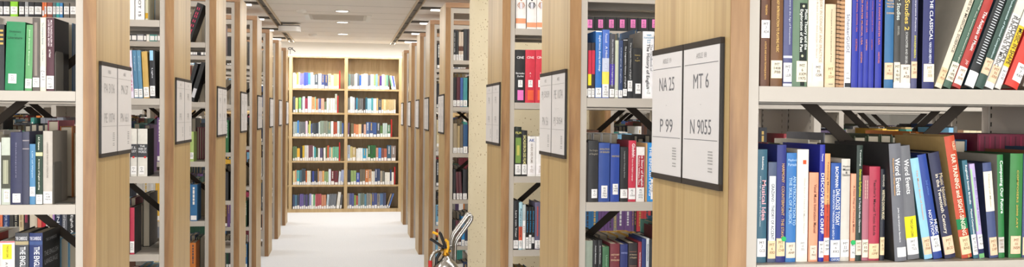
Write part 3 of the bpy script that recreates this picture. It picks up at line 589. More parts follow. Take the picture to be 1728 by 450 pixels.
{'x':0.8669,'w':0.0315,'h':0.265,'c':'5f7a60','in':0.01,'s':'thick green marbled spine with black title panel','lab':['f0e4cc',0.0098,0.0507,0.25,0.98],'t':[['Music Theory and the','f0f4ec',0.0729,0.1521,0.8,0.26],['Exploration of the Past','f0f4ec',0.0682,0.1521,0.5,0.26],['*','f4f4d0',0.0577,0.0635,0.6,0.1,'h'],['*','f4f4d0',0.1556,0.1615,0.65,0.1,'h']],'b':[['1c2422',0.0507,0.1649,0.42,0.95],['1c2422',0.0016,0.0098,0.5,0.8]]},
{'x':0.9001,'w':0.0341,'h':0.26,'c':'e9e0ce','in':0.01,'cv':'d8cdb8','s':'thickest cream spine with pale brown capitals','lab':['f2e6d6',0.0115,0.0467,0.25,0.95],'t':[['MUSIC THEORY IN CONCEPT AND PRACTICE','b8a088',0.049,0.2069,0.72,0.16],['James M. Baker David W. Beach Jonathan W. Bernard','c0b0a0',0.0572,0.1835,0.48,0.12]]},
{'x':0.9361,'w':0.0221,'h':0.1645,'c':'dccaa8','in':0.01,'cv':'c8a878','s':'sand coloured spine whose top is in view','lab':['e6d0a8',0.0084,0.0437],'t':[['Counterpoint in the Composition of Time','6a5a48',0.0496,0.154,0.5,0.14],['...','303030',0.0049,0.0096,0.5,0.1,'h']]},
{'x':0.96,'w':0.0157,'h':0.26,'c':'b18862','in':0.01,'sp':1,'s':'brown spiral bound volume with its coil showing'},
{'x':0.9772,'w':0.0137,'h':0.265,'c':'eeeef2','in':0.01,'cv':'2a6a68','s':'narrow white spine with thin grey lettering','lab':['f6f6f8',0.0102,0.0326],'t':[['SchenkerGUIDE','7a7a84',0.068,0.1457,0.45,0.5]],'b':[['303438',0.0007,0.009,0.1,1]]},
{'x':0.9925,'w':0.0144,'h':0.23,'c':'1f2c98','in':0.01,'cv':'141c66','s':'first from the left of five matching royal blue spines','t':[['BAROQUE VOCAL SCHOOL USA','c06a50',0.1107,0.1979,0.6,0.25],['KURTZMAN','c06a50',0.073,0.0966,0.6,0.25]]},
{'x':1.0075,'w':0.01,'h':0.23,'c':'1f2c98','in':0.01,'cv':'141c66','s':'second from the left of five matching royal blue spines','t':[['WALTER PORTER MUSICAL USA','d88a50',0.0851,0.1983,0.5,0.35],['KURTZMAN','d88a50',0.0496,0.0709,0.5,0.35]]},
{'x':1.0182,'w':0.0108,'h':0.23,'c':'1f2c98','in':0.01,'cv':'141c66','s':'middle one of five matching royal blue spines','t':[['RELLOW MUSIC AND THE USA','c87060',0.1101,0.1987,0.45,0.3],['KURTZMAN','d89070',0.0747,0.096,0.45,0.3]]},
{'x':1.0298,'w':0.0114,'h':0.23,'c':'1f2c98','in':0.01,'cv':'141c66','s':'fourth from the left of five matching royal blue spines','t':[['RELLOW VOCAL BAROQUE USA','b06060',0.1116,0.1991,0.45,0.25],['KURTZMAN','b06060',0.0761,0.0962,0.45,0.25]]},
{'x':1.0439,'w':0.0144,'h':0.23,'c':'1f2c98','in':0.01,'cv':'10164e','s':'rightmost of five matching royal blue spines','t':[['BELLOW X DANCE REGISTER USA','d87a60',0.0859,0.1996,0.45,0.25],['HARTFORD','d87a60',0.0492,0.0717,0.45,0.25]]},
{'x':1.0644,'w':0.0198,'h':0.25,'c':'2c6694','in':0.01,'cv':'15181c','s':'steel blue spine with small gold words stacked at the top','lab':['ecc9a8',0.0175,0.0508],'t':[['MUSIC','e0b880',0.1731,0.1766,0.5,0.1,'h'],['MASTER','e0b880',0.1671,0.1707,0.5,0.1,'h'],['PIECES','e0b880',0.1612,0.1648,0.5,0.1,'h'],['SCHENKER','e0b880',0.1482,0.1517,0.5,0.1,'h']]},
{'x':1.0851,'w':0.0138,'h':0.25,'c':'3b3b39','in':0.01,'s':'narrow charcoal spine with white script title','lab':['f0e4cc',0.0118,0.0523],'t':[['Schenker Studies','d8e0d8',0.1368,0.2187,0.55,0.62],['SIEGEL','a8a8a0',0.1059,0.1249,0.55,0.3]],'b':[['f2f0ee',-0.0001,0.0118,0,1]]},
{'x':1.0998,'w':0.0227,'h':0.25,'c':'3d3b3a','in':0.01,'s':'charcoal spine with golden script title and white foot','lab':['f2e0cc',0.0109,0.0479],'t':[['Schenker Studies 2','f0c860',0.1194,0.249,0.5,0.45],['SCHACHTER AND SIEGEL','c8c8c4',0.0491,0.1135,0.5,0.22]],'b':[['f2f0ee',0.0002,0.0109,0,1]]},
{'x':1.1231,'w':0.0134,'h':0.25,'c':'4c4d73','in':0.01,'s':'slim slate spine with small yellow capitals','lab':['ecc9a8',0.0208,0.0543],'t':[["Music's Interpretive Practice",'e0e0ec',0.1151,0.2141,0.5,0.3],['SWARENBERG','e0d840',0.0614,0.1068,0.5,0.3]]},
{'x':1.1492,'w':0.0265,'h':0.26,'c':'1b2160','in':0.01,'cv':'10132c','s':'wide navy spine standing upright beside the leaning books','lab':['f4ead0',0.0141,0.0501,0.1,0.98],'t':[['ORIGINS OF THE CLASSICAL','f4f4f8',0.104,0.2629,0.6,0.28],['VAN DER MERWE','e0e4f0',0.0513,0.0944,0.55,0.2]]},
{'x':1.177,'w':0.0155,'h':0.235,'c':'e0d4bc','in':0.01,'lean':21,'cv':'b3ab9c','s':'beige leaning volume showing its broad linen cover','lab':['ecc8a0',0.0091,0.0425],'t':[['STUDIES IN MUSICAL SCIENCE','6a6258',0.0773,0.2185,0.6,0.38]]},
{'x':1.1956,'w':0.0174,'h':0.25,'c':'42604f','in':0.01,'lean':21.5,'s':'dark green leaning spine beside the beige cover','lab':['f0e4cc',0.0146,0.0547],'t':[['Music, Experiment and Mathematics in England','d0d8c8',0.0547,0.1683,0.6,0.22],['Wardhaugh','d0d8c8',0.1722,0.1941,0.7,0.25]]},
{'x':1.2163,'w':0.0193,'h':0.24,'c':'a9332c','in':0.01,'lean':21.5,'s':'red leaning spine with bold white title','lab':['f4e4d4',0.0072,0.0448],'t':[['The Analysis of Music','faf4f0',0.081,0.1677,0.5,0.5],['JW','e8d0c8',0.05,0.0603,0.5,0.4]]},
{'x':1.2438,'w':0.0213,'h':0.25,'c':'17191b','in':0.01,'lean':21.5,'cv':'1c3844','s':'black leaning spine ruled with fine white ticks','t':[['||||||||||||||||||||||||||','d8dce0',0.0531,0.1958,0.5,0.5]],'b':[['f0eeea',0.0024,0.0349,0,1]]},
{'x':1.2687,'w':0.0189,'h':0.25,'c':'2f4a40','in':0.01,'lean':21.5,'s':'dark marbled green leaning spine with peach tag','lab':['ecc9a8',0.0302,0.064],'t':[['Fundamentals of Musical Composition','c8e0e0',0.0666,0.1966,0.5,0.3]]},
{'x':1.291,'w':0.0195,'h':0.25,'c':'e9e6e2','in':0.01,'lean':22,'s':'white leaning spine with two lines of black capitals','lab':['ecc9a8',0.0123,0.049],'t':[['STRUCTURAL','4a4844',0.0568,0.1588,0.75,0.45],['FUNCTIONS IN MUSIC','4a4844',0.0464,0.1588,0.3,0.45]],'b':[['e8e0c8',0.1641,0.2241,0,1]]},
{'x':1.3134,'w':0.0133,'h':0.25,'c':'d8d4cc','in':0.01,'lean':22,'s':'narrow leaning spine with a yellow and black stretch','lab':['f2f0ee',0.0113,0.0454],'t':[['MUSIC IN SHAPE','202020',0.0546,0.1332,0.5,0.7]],'b':[['e8c030',0.0494,0.1398,0,1]]},
{'x':1.3373,'w':0.0315,'h':0.25,'c':'d23a2c','in':0.01,'lean':23,'cv':'b8201c','s':'red leaning volume at the right edge of the upper shelf','lab':['f2f0ee',0.0146,0.053,0.3,1]},
{'x':1.3785,'w':0.0229,'h':0.25,'c':'8a8478','in':0.01,'lean':23},
{'x':1.4061,'w':0.03,'h':0.25,'c':'2a4a7a','in':0.01,'lean':20}],
'L2f0':[{'x':-1.1291,'w':0.0366,'h':0.1927,'c':'6a3028'},
{'x':-1.0908,'w':0.0284,'h':0.2026,'c':'2a4060'},
{'x':-1.0607,'w':0.0294,'h':0.2016,'c':'1d1f22','s':'black book with gold marks cut off by the left edge','t':[['IIII','c0a050',0.1402,0.1854,0.8,0.3]]},
{'x':-1.0297,'w':0.0531,'h':0.2101,'c':'1f7c4c','lean':1.5,'cv':'155a36','s':'very thick bright green cloth volume','lab':['f2f0ee',0.0215,0.0505,0.18,0.62],'t':[['Dictionary','0c4028',0.1756,0.1829,0.5,0.1,'h'],['of','0c4028',0.1684,0.172,0.5,0.1,'h'],['Literature','0c4028',0.1575,0.1648,0.5,0.1,'h']]},
{'x':-0.9723,'w':0.0195,'h':0.2021,'c':'5e9a62','lean':1.5,'s':'light green book next to the thick green volume','lab':['f2f0ee',0.0075,0.0366],'t':[['Jean Jaques Bernard','d0e8c8',0.0785,0.1875,0.5,0.2]]},
{'x':-0.9503,'w':0.0201,'h':0.2244,'c':'5a524c','s':'tall mottled grey brown book','lab':['f2f0ee',0.0115,0.0406],'b':[['8a8078',0.0461,0.2099,0.3,0.7]]},
{'x':-0.9282,'w':0.0162,'h':0.2249,'c':'e8dcc0','s':'cream book with small blue lettering','lab':['f2f0ee',0.0118,0.0738],'t':[['The Alliterative Revival','4a7a9a',0.143,0.2104,0.5,0.35],['Turville Petre','4a7a9a',0.092,0.1303,0.5,0.3]],'b':[['c84040',0.0574,0.0592,0,1]]},
{'x':-0.9107,'w':0.0225,'h':0.2255,'c':'4c2530','cv':'1b1718','s':'dark maroon book with white title before the bookend','lab':['f2f0ee',0.0066,0.0468],'t':[['MULTILINGUALISM IN','e8d8dc',0.138,0.2182,0.68,0.22],['LATER MEDIEVAL BRITAIN','e8d8dc',0.138,0.2182,0.35,0.22],['ed. Trotter','f0e8e8',0.1034,0.1271,0.5,0.25]]}],
'L2f1':[{'x':-1.1263,'w':0.0267,'h':0.2055,'c':'803028'},
{'x':-1.0979,'w':0.0318,'h':0.2129,'c':'c8c0b0'},
{'x':-1.0644,'w':0.0235,'h':0.1913,'c':'d0d0cc'},
{'x':-1.0392,'w':0.0244,'h':0.206,'c':'b9bfb2','s':'pale book with a dark engraved picture on its spine','lab':['e8ece4',0.0077,0.0459,0.3,0.95],'b':[['4a4a40',0.0496,0.1515,0,1],['a8a890',0.0641,0.1369,0.2,0.8]]},
{'x':-1.0139,'w':0.0338,'h':0.2225,'c':'2b2d4c','s':'thick dark navy book with rounded spine','lab':['f2f0ee',0.0066,0.034,0.2,0.85],'t':[['Shakespeare','8a88a0',0.0823,0.1916,0.5,0.1]]},
{'x':-0.9788,'w':0.019,'h':0.2245,'c':'3a3b50','s':'slate grey book with fine ridges','b':[['8a8488',0.1953,0.199,0,1],['8a8488',0.1698,0.1734,0,1]]},
{'x':-0.9584,'w':0.0162,'h':0.1863,'c':'4b80a8','s':'shorter mid blue book','lab':['f2f0ee',0.0255,0.0547],'t':[['Life of Wyatt','b8d0e0',0.0822,0.1644,0.5,0.25]]},
{'x':-0.941,'w':0.0196,'h':0.2156,'c':'15301f','s':'dark green book crossed by a cream band','lab':['f2f0ee',0.0016,0.0309],'t':[['A.Y. Cameron','e8e8d8',0.1681,0.2083,0.5,0.25],['A history of English spelling','e8e8d8',0.0455,0.1407,0.5,0.25]],'b':[['d8d4a0',0.1498,0.1608,0,1]]},
{'x':-0.9201,'w':0.0268,'h':0.2267,'c':'b8b0a6','cv':'8a8278','s':'light grey book standing before the bookend','lab':['f2f0ee',0.0032,0.0399],'t':[['LANGUAGE THROUGH LITERATURE','6a645c',0.0821,0.1919,0.5,0.16]]}],
'L2f2':[{'x':-1.1435,'w':0.0334,'h':0.2334,'c':'283a60'},
{'x':-1.1084,'w':0.0318,'h':0.251,'c':'a03028'},
{'x':-1.0749,'w':0.0286,'h':0.2288,'c':'505050'},
{'x':-1.0446,'w':0.0423,'h':0.2374,'c':'d8d4d0','s':'off-white book with yellow loan sticker and pink top edge','t':[['TWO-DAY LOAN','403808',0.1881,0.2246,0.55,0.14],['A CULTURAL','504848',0.104,0.1735,0.5,0.16]],'b':[['f0dc30',0.1826,0.2282,0.2,0.82],['d05060',0.2337,0.2374,0,1]]},
{'x':-1.0007,'w':0.0382,'h':0.2624,'c':'3c3e44','s':'thick grey reference volume with white serif title','t':[['THE ENGLISH LANGUAGE','f0f0f0',0.0665,0.2203,0.6,0.42],['THE CAMBRIDGE','d8d8dc',0.2404,0.2514,0.5,0.1,'h']],'b':[['a89a78',0.2258,0.2368,0,1]]},
{'x':-0.9602,'w':0.0379,'h':0.2619,'c':'1c2c60','cv':'16181a','s':'thick navy reference volume whose black cover carries large letters','extra':'covertext','t':[['THE ENGLISH LANGUAGE','f0f0f4',0.0655,0.2197,0.6,0.42],['THE CAMBRIDGE','d8d8e8',0.2399,0.2509,0.5,0.1,'h']],'b':[['3c5080',0.2252,0.2362,0,1]]}],
'L3f-1':[{'x':-1.5955,'w':0.0356,'h':0.2,'c':'7a5638','lab':['f2f0ee',0.0061,0.0395]},
{'x':-1.5575,'w':0.031,'h':0.212,'c':'26262a','lab':['f2f0ee',0.0071,0.0405]},
{'x':-1.5242,'w':0.0263,'h':0.2,'c':'c8c0b0','lab':['f2f0ee',0.008,0.0414]},
{'x':-1.4955,'w':0.018,'h':0.224,'c':'1d1f22','lab':['f2f0ee',0.0086,0.0422]},
{'x':-1.4752,'w':0.0252,'h':0.221,'c':'202226','lab':['f2f0ee',0.0093,0.0429]},
{'x':-1.4476,'w':0.0301,'h':0.224,'c':'8ccf28','lab':['f2f0ee',0.0102,0.0438]},
{'x':-1.4115,'w':0.0205,'h':0.224,'c':'1d1f22','lab':['f2f0ee',0.011,0.0447]},
{'x':-1.3874,'w':0.0133,'h':0.224,'c':'9a9c9e','lab':['f2f0ee',0.0116,0.0453]},
{'x':-1.3717,'w':0.0206,'h':0.227,'c':'26262a','lab':['f2f0ee',0.0121,0.0459]},
{'x':-1.3487,'w':0.0291,'h':0.206,'c':'1c1d20','lab':['f2f0ee',0.0129,0.0467]},
{'x':-1.3164,'w':0.0073,'h':0.225,'c':'e0703c','lab':['f2f0ee',0.0135,0.0473]},
{'x':-1.3074,'w':0.0073,'h':0.2,'c':'e07840','lab':['f2f0ee',0.0138,0.0476]},
{'x':-1.297,'w':0.0212,'h':0.201,'c':'8a4a3c','lab':['f2f0ee',0.0143,0.0481]},
{'x':-1.2733,'w':0.0122,'h':0.218,'c':'506a6c','lab':['f2f0ee',0.0148,0.0486]},
{'x':-1.2592,'w':0.0127,'h':0.222,'c':'2a9a98','lab':['f2f0ee',0.0152,0.0491]},
{'x':-1.245,'w':0.012,'h':0.225,'c':'3a80b8','lab':['f2f0ee',0.0156,0.0495]},
{'x':-1.2282,'w':0.022,'h':0.215,'c':'6a645c','lab':['f2f0ee',0.0162,0.0501]},
{'x':-1.2024,'w':0.0245,'h':0.206,'c':'706a62','lab':['f2f0ee',0.0169,0.0509]},
{'x':-1.1754,'w':0.0271,'h':0.218,'c':'303030','lab':['f2f0ee',0.0177,0.0517]},
{'x':-1.1459,'w':0.0469,'h':0.212,'c':'5a3040','lab':['f2f0ee',0.0188,0.0529]},
{'x':-1.0965,'w':0.0421,'h':0.212,'c':'c8c0b0','lab':['f2f0ee',0.0202,0.0543]},
{'x':-1.0519,'w':0.0373,'h':0.218,'c':'203050','lab':['f2f0ee',0.0213,0.0555]},
{'x':-1.0096,'w':0.0525,'h':0.1175,'c':'c8c0b0'},
{'x':-0.9534,'w':0.02,'h':0.1136,'c':'efeeec','s':'white book half hidden by the end panel'},
{'x':-0.9296,'w':0.039,'h':0.1199,'c':'f0eeec','s':'white book with grey figures','t':[['OT 15','505058',0.0142,0.0882,0.5,0.3]]},
{'x':-0.8868,'w':0.0113,'h':0.1102,'c':'c8c4a8','s':'thin book with a yellow foot','b':[['c89a20',0.0071,0.0309,0,1]]}],
'L3f0':[{'x':-0.9992,'w':0.0476,'h':0.2121,'c':'6a3a50'},
{'x':-0.9491,'w':0.015,'h':0.2131,'c':'dcd4e4','lean':-3,'s':'pale lilac book beside the end panel','t':[['AMIS','c04080',0.0277,0.1469,0.5,0.5]]},
{'x':-0.9315,'w':0.0171,'h':0.2135,'c':'4b7a9a','lean':-3,'s':'left one of two steel blue books','lab':['f2f0ee',0.0041,0.0412],'t':[['Kingsley','a8c4d4',0.1208,0.187,0.5,0.3]]},
{'x':-0.9129,'w':0.0166,'h':0.2139,'c':'5586a4','lean':-3,'s':'right one of two steel blue books','lab':['f2f0ee',0.0043,0.0415],'t':[['Kingsley','a8c4d4',0.1211,0.1874,0.5,0.3]]},
{'x':-0.8925,'w':0.0239,'h':0.2091,'c':'c4a055','lean':-3,'s':'golden tan book with worn cover','lab':['f2f0ee',0.0046,0.0498]},
{'x':-0.866,'w':0.0228,'h':0.2147,'c':'25262b','lean':-1,'cv':'101113','s':'black book with pale blue patch at its top','lab':['f2f0ee',0.0102,0.0554],'t':[['Light','e0e0e8',0.0899,0.1351,0.5,0.3]],'b':[['98c8e8',0.1696,0.2147,0.05,0.7]]}],
'L3f1':[{'x':-0.9987,'w':0.0476,'h':0.2132,'c':'d6d0c6'},
{'x':-0.9485,'w':0.0267,'h':0.2134,'c':'dbd7ce','s':'left off-white volume of a banded pair','extra':'reddot','lab':['f2f0ee',0.009,0.0462],'t':[['T.S.','e8e8e8',0.1232,0.1338,0.5,0.1,'h'],['ELIOT','e8e8e8',0.1073,0.1179,0.5,0.1,'h']],'b':[['45464a',0.0861,0.1445,0,1]]},
{'x':-0.9183,'w':0.0409,'h':0.2137,'c':'dbd7ce','cv':'1a1b1d','s':'right off-white volume of a banded pair with dark cover','extra':'reddot','lab':['f2f0ee',0.009,0.0462,0.15,0.7],'t':[['THE','e8e8e8',0.1313,0.1393,0.5,0.1,'h'],['WAR OF','e8e8e8',0.118,0.1287,0.5,0.1,'h'],['WORDS','e8e8e8',0.1047,0.1154,0.5,0.1,'h']],'b':[['45464a',0.0861,0.1446,0,1]]}],
'L3f2':[{'x':-1.597,'w':0.0406,'h':0.22,'c':'5a5a58'},
{'x':-1.554,'w':0.0311,'h':0.228,'c':'a03028'},
{'x':-1.5205,'w':0.0288,'h':0.252,'c':'e6e0d2'},
{'x':-1.49,'w':0.0103,'h':0.243,'c':'e07850'},
{'x':-1.4777,'w':0.0258,'h':0.249,'c':'2c3f74','t':[['BATTLE FOR THE BRITISH','b8c4dc',0.0841,0.2273,0.5,0.4]]},
{'x':-1.45,'w':0.015,'h':0.253,'c':'3a3834','t':[['SOCIAL HISTORY','c8c0b0',0.0838,0.2272,0.5,0.4]]},
{'x':-1.4338,'w':0.0193,'h':0.228,'c':'1f1f20','t':[['BRITISH DRAMA','d8d0b8',0.0836,0.227,0.5,0.4]]},
{'x':-1.4125,'w':0.0187,'h':0.241,'c':'dcc8a0','t':[['= == =','7a5a3a',0.0833,0.2269,0.5,0.4]]},
{'x':-1.3919,'w':0.0211,'h':0.237,'c':'2a1c22','t':[['== =','e05078',0.083,0.2267,0.5,0.4]]},
{'x':-1.3689,'w':0.0309,'h':0.249,'c':'d8cdb8'},
{'x':-1.3356,'w':0.0154,'h':0.256,'c':'e0705c','t':[['== ==','f0c0b0',0.0823,0.2263,0.5,0.4]]},
{'x':-1.3187,'w':0.0161,'h':0.242,'c':'c01c30'},
{'x':-1.3011,'w':0.0127,'h':0.246,'c':'eceae6'},
{'x':-1.2872,'w':0.013,'h':0.245,'c':'e0d4bc'},
{'x':-1.2733,'w':0.0069,'h':0.244,'c':'b48cc8'},
{'x':-1.2644,'w':0.0275,'h':0.246,'c':'1d2a48','t':[['DENNIS','e0e4ec',0.0813,0.2258,0.5,0.4]]},
{'x':-1.235,'w':0.0207,'h':0.238,'c':'6a6c74','t':[['Passion of Dennis Potter','e0e0e4',0.0809,0.2256,0.5,0.4]]},
{'x':-1.2119,'w':0.0333,'h':0.244,'c':'1e2022','t':[['The Eighth Art','f0f0f0',0.0805,0.2254,0.5,0.4]]},
{'x':-1.1749,'w':0.0322,'h':0.244,'c':'803038'},
{'x':-1.1402,'w':0.0372,'h':0.228,'c':'e0d8c8'},
{'x':-1.1005,'w':0.0423,'h':0.244,'c':'2a4a3a'},
{'x':-1.0557,'w':0.04,'h':0.252,'c':'404044'},
{'x':-1.0082,'w':0.0552,'h':0.2105,'c':'503040'},
{'x':-0.9505,'w':0.0189,'h':0.2102,'c':'b8304a','cv':'1a1516','s':'crimson book beside the end panel','lab':['f2f0ee',0.0079,0.0585]}],
'L4f-1':[{'x':-1.0045,'w':0.043,'h':0.1752,'c':'303238'},
{'x':-0.9382,'w':0.0377,'h':0.235,'c':'1b1a1d','lean':19,'s':'black leaning book with pink red lettering','t':[['= == = = ==','d83060',0.0407,0.2093,0.5,0.45]]}],
'L4f0':[{'x':-1.0036,'w':0.0431,'h':0.2312,'c':'303238'},
{'x':-0.9406,'w':0.0208,'h':0.235,'c':'1f1f22','lean':16,'s':'black leaning book, left one'},
{'x':-0.9057,'w':0.024,'h':0.24,'c':'1a1b1d','lean':16,'s':'black leaning book with a pale foot','b':[['c8c8cc',0.0253,0.0796,0.1,0.9]]}],
'L4f1':[{'x':-0.9696,'w':0.0599,'h':0.1652,'c':'303238'},
{'x':-0.9047,'w':0.0234,'h':0.1759,'c':'a8c070','s':'pale green and yellow book','lab':['f2f0ee',0.0156,0.0539]}],
'R2f0':[{'x':0.7854,'w':0.0123,'h':0.1841,'c':'26282c'},
{'x':0.7987,'w':0.0115,'h':0.1844,'c':'2a1c20','s':'thin black and red book beside the upright','lab':['f2f0ee',0.0018,0.0316],'b':[['c83048',0.0792,0.1586,0,1],['e8d830',0.0415,0.0792,0,1]]},
{'x':0.8114,'w':0.0105,'h':0.1847,'c':'2a1c22','s':'second thin black and red book','lab':['f2f0ee',0.0019,0.0318],'b':[['c83048',0.0795,0.1589,0,1]]},
{'x':0.8244,'w':0.0216,'h':0.2248,'c':'2c70bb','s':'tall blue book with white title','lab':['f2f0ee',0.0022,0.034],'t':[['English history, diversity and change','f0f4fa',0.0897,0.2089,0.6,0.4]],'b':[['e8eef4',0.2208,0.2248,0,1]]},
{'x':0.848,'w':0.0239,'h':0.2294,'c':'4f72c4','s':'blue book with a yellow band','lab':['f2f0ee',0.0025,0.0463],'t':[['A History of E','e0e4f0',0.0901,0.1737,0.5,0.4],['Fennell','d8dcf0',0.1856,0.2155,0.5,0.3]],'b':[['c8d0e4',0.0881,0.1339,0,1],['f0e060',0.0463,0.0881,0,1]]},
{'x':0.8736,'w':0.0174,'h':0.216,'c':'47474e','s':'grey book whose lower half is violet','lab':['f2f0ee',0.0028,0.0307],'t':[['Do you Gibbon A History of the English language','e0e0e8',0.0387,0.1961,0.5,0.3]],'b':[['4a3a9c',0.0447,0.1144,0,1]]},
{'x':0.8926,'w':0.0112,'h':0.1945,'c':'c6cbb4','s':'thin pale green book','lab':['f2f0ee',0.003,0.0269]},
{'x':0.9052,'w':0.0139,'h':0.1948,'c':'30426a','s':'navy book right of the thin pale green one','lab':['f2f0ee',0.0031,0.0271],'t':[['Changing English','c0c8dc',0.0511,0.1709,0.5,0.25]]},
{'x':0.9204,'w':0.0145,'h':0.1972,'c':'17181a','s':'black book with narrow white title, left one','lab':['f2f0ee',0.0073,0.0313],'t':[['The Linguistics History of English','e0e0e0',0.0353,0.1752,0.5,0.4]],'b':[['eeeeee',0.1952,0.2012,0,1]]},
{'x':0.9364,'w':0.0173,'h':0.2036,'c':'242629','s':'charcoal book taller than its black neighbours','lab':['f2f0ee',0.0236,0.0596],'t':[['The Linguistic History of English','c8c8c8',0.0636,0.1876,0.5,0.35]]},
{'x':0.9553,'w':0.0296,'h':0.1701,'c':'1c1c1d','s':'shorter wide black book with gold words','lab':['f2f0ee',0.0159,0.05,0.3,0.95],'t':[['History','b8a060',0.1421,0.1481,0.5,0.1,'h'],['of','b8a060',0.1341,0.1381,0.5,0.1,'h'],['English','b8a060',0.1241,0.1301,0.5,0.1,'h']]},
{'x':0.9891,'w':0.0398,'h':0.2271,'c':'efedee','cv':'9a9288','s':'thick white handbook with black title','lab':['f8f8f8',0.0064,0.0405,0.2,0.8],'t':[['The Handbook of','8a8a90',0.0927,0.183,0.75,0.22],['The History of English','202024',0.0325,0.185,0.42,0.36],['van','3a90b8',0.2111,0.2171,0.5,0.1,'h'],['Kemenade','3a90b8',0.2031,0.2091,0.5,0.1,'h'],['and','3a90b8',0.195,0.2011,0.5,0.1,'h'],['Los','3a90b8',0.187,0.193,0.5,0.1,'h']]},
{'x':1.0332,'w':0.0358,'h':0.2141,'c':'506a8a'}],
'R2f1':[{'x':0.774,'w':0.0266,'h':0.2005,'c':'38302c'},
{'x':0.8027,'w':0.035,'h':0.2066,'c':'2b2b2d','s':'worn black cloth book beside the upright','lab':['f2f0ee',0.0131,0.0431,0.35,0.92],'t':[['The Origins','8a8478',0.1688,0.1767,0.5,0.1,'h'],['of English','8a8478',0.1568,0.1648,0.5,0.1,'h']]},
{'x':0.8397,'w':0.0382,'h':0.1988,'c':'2e4a92','s':'wider of two blue cloth books','lab':['f2f0ee',0.0129,0.0549,0.25,0.8],'t':[['EVOLUTION','b8a868',0.1749,0.1809,0.5,0.1,'h'],['OF ENGLISH','b8a868',0.1649,0.1709,0.5,0.1,'h']]},
{'x':0.881,'w':0.0311,'h':0.195,'c':'27459a','s':'narrower of two blue cloth books','lab':['f2f0ee',0.0247,0.0608,0.25,0.85],'t':[['WRITING','b8a868',0.1509,0.157,0.5,0.1,'h']]},
{'x':0.9152,'w':0.0266,'h':0.1851,'c':'222224','s':'black book with grey lettering','lab':['f2f0ee',0.0125,0.0426],'t':[['Language in Changing Britain','a8a8a8',0.0808,0.171,0.5,0.2]]},
{'x':0.9433,'w':0.0263,'h':0.2073,'c':'c43048','cv':'7a1a2c','s':'red book with white title','lab':['f2f0ee',0.0083,0.0465],'t':[['Globish:','fafafa',0.149,0.1972,0.62,0.4],['How the English Language','f0e0e0',0.0706,0.145,0.5,0.22]]},
{'x':0.9715,'w':0.0295,'h':0.1853,'c':'eee8e4','s':'white book with a dark red title block','lab':['f2f0ee',0.0081,0.0484],'t':[['The Story of English','fafafa',0.0524,0.1692,0.62,0.32],['Robert William Mac','f0d8d8',0.0565,0.1531,0.3,0.18]],'b':[['b02838',0.0464,0.1571,0.15,0.95]]},
{'x':1.004,'w':0.0052,'h':0.1994,'c':'c8a070','s':'very thin tan book'},
{'x':1.0103,'w':0.0242,'h':0.1995,'c':'2a8fd8','s':'sky blue book beside the oak end panel','lab':['f2f0ee',0.0079,0.0765,0.5,1],'t':[['THE ENGLISH LANG','fafafa',0.02,0.1874,0.4,0.35]]},
{'x':1.0377,'w':0.0359,'h':0.1916,'c':'a08060'}],
'R2f2':[{'x':0.7922,'w':0.0298,'h':0.2194,'c':'8f9a8c','cv':'b8b4a8','s':'grey green book with tattered top'},
{'x':0.8237,'w':0.0151,'h':0.2211,'c':'17181a','s':'narrow black book, left one of two','t':[['Ancient Mathematics','c8c8c8',0.141,0.2031,0.5,0.3]]},
{'x':0.84,'w':0.0141,'h':0.2209,'c':'17181a','s':'narrow black book, right one of two','t':[['Ancient Mathematics','c8c8c8',0.1407,0.2028,0.5,0.3]]},
{'x':0.8561,'w':0.0228,'h':0.1985,'c':'3f6a48','s':'muted green book','t':[['Universals','90b898',0.1102,0.1704,0.6,0.25]]},
{'x':0.8831,'w':0.0333,'h':0.2081,'c':'712c34','s':'maroon book with worn gold title','t':[['HISTORY','d0b090',0.1679,0.1739,0.5,0.1,'h'],['OF','d0b090',0.1598,0.1638,0.5,0.1,'h'],['ENGLISH','d0b090',0.1498,0.1558,0.5,0.1,'h']]},
{'x':0.9184,'w':0.0261,'h':0.2056,'c':'27316a','s':'dark blue book between maroon and brown black ones','t':[['WRITING','9098c8',0.1734,0.1794,0.5,0.1,'h']]},
{'x':0.9476,'w':0.0314,'h':0.2092,'c':'2a2326','s':'brown black book with red framed title','t':[['A History','c8b090',0.1668,0.1728,0.5,0.1,'h'],['of English','c8b090',0.1567,0.1628,0.5,0.1,'h']],'b':[['8a6050',0.1789,0.1809,0.1,0.9],['8a6050',0.1305,0.1325,0.1,0.9]]},
{'x':0.9811,'w':0.0118,'h':0.2129,'c':'8f2c38','s':'narrow red book','t':[['WHITEHEAD','e8d8d8',0.128,0.1785,0.5,0.4]]},
{'x':0.9943,'w':0.0141,'h':0.2228,'c':'26366e','s':'narrow navy book with white top edge'},
{'x':1.0097,'w':0.0099,'h':0.2246,'c':'c8ccd0','s':'thin pale grey book','t':[['Dialects','505860',0.1477,0.2044,0.5,0.4]]},
{'x':1.0211,'w':0.019,'h':0.2203,'c':'20242a','s':'black book against the end panel'}],
'R3f-1':[{'x':0.7905,'w':0.0486,'h':0.1582,'c':'f0ece8','cv':'404040','s':'left white volume with a figure drawing and orange band','extra':'figure1','b':[['f0a078',0.025,0.0489,0.0,1]]},
{'x':0.8434,'w':0.0468,'h':0.1598,'c':'f0ece8','s':'middle white volume with a dark haired figure drawing','extra':'figure2','b':[['f0a078',0.0081,0.0306,0,1]]},
{'x':0.8922,'w':0.0461,'h':0.1613,'c':'f0ece8','s':'right white volume with a figure drawing, partly hidden','extra':'figure1','b':[['f0a078',0.0094,0.0319,0,1]]},
{'x':0.9441,'w':0.0463,'h':0.163,'c':'f0ece8'},
{'x':0.9934,'w':0.0494,'h':0.1561,'c':'5a5048'},
{'x':1.1245,'w':0.0517,'h':0.0694,'c':'1e2022','d':0.2,'s':'black media case with pink tag','lab':['f088c8',0.0126,0.0523,0.3,0.75]},
{'x':1.1779,'w':0.0519,'h':0.0709,'c':'1e2022','d':0.2,'s':'black media case with pink tag','lab':['f088c8',0.0139,0.0538,0.3,0.75]},
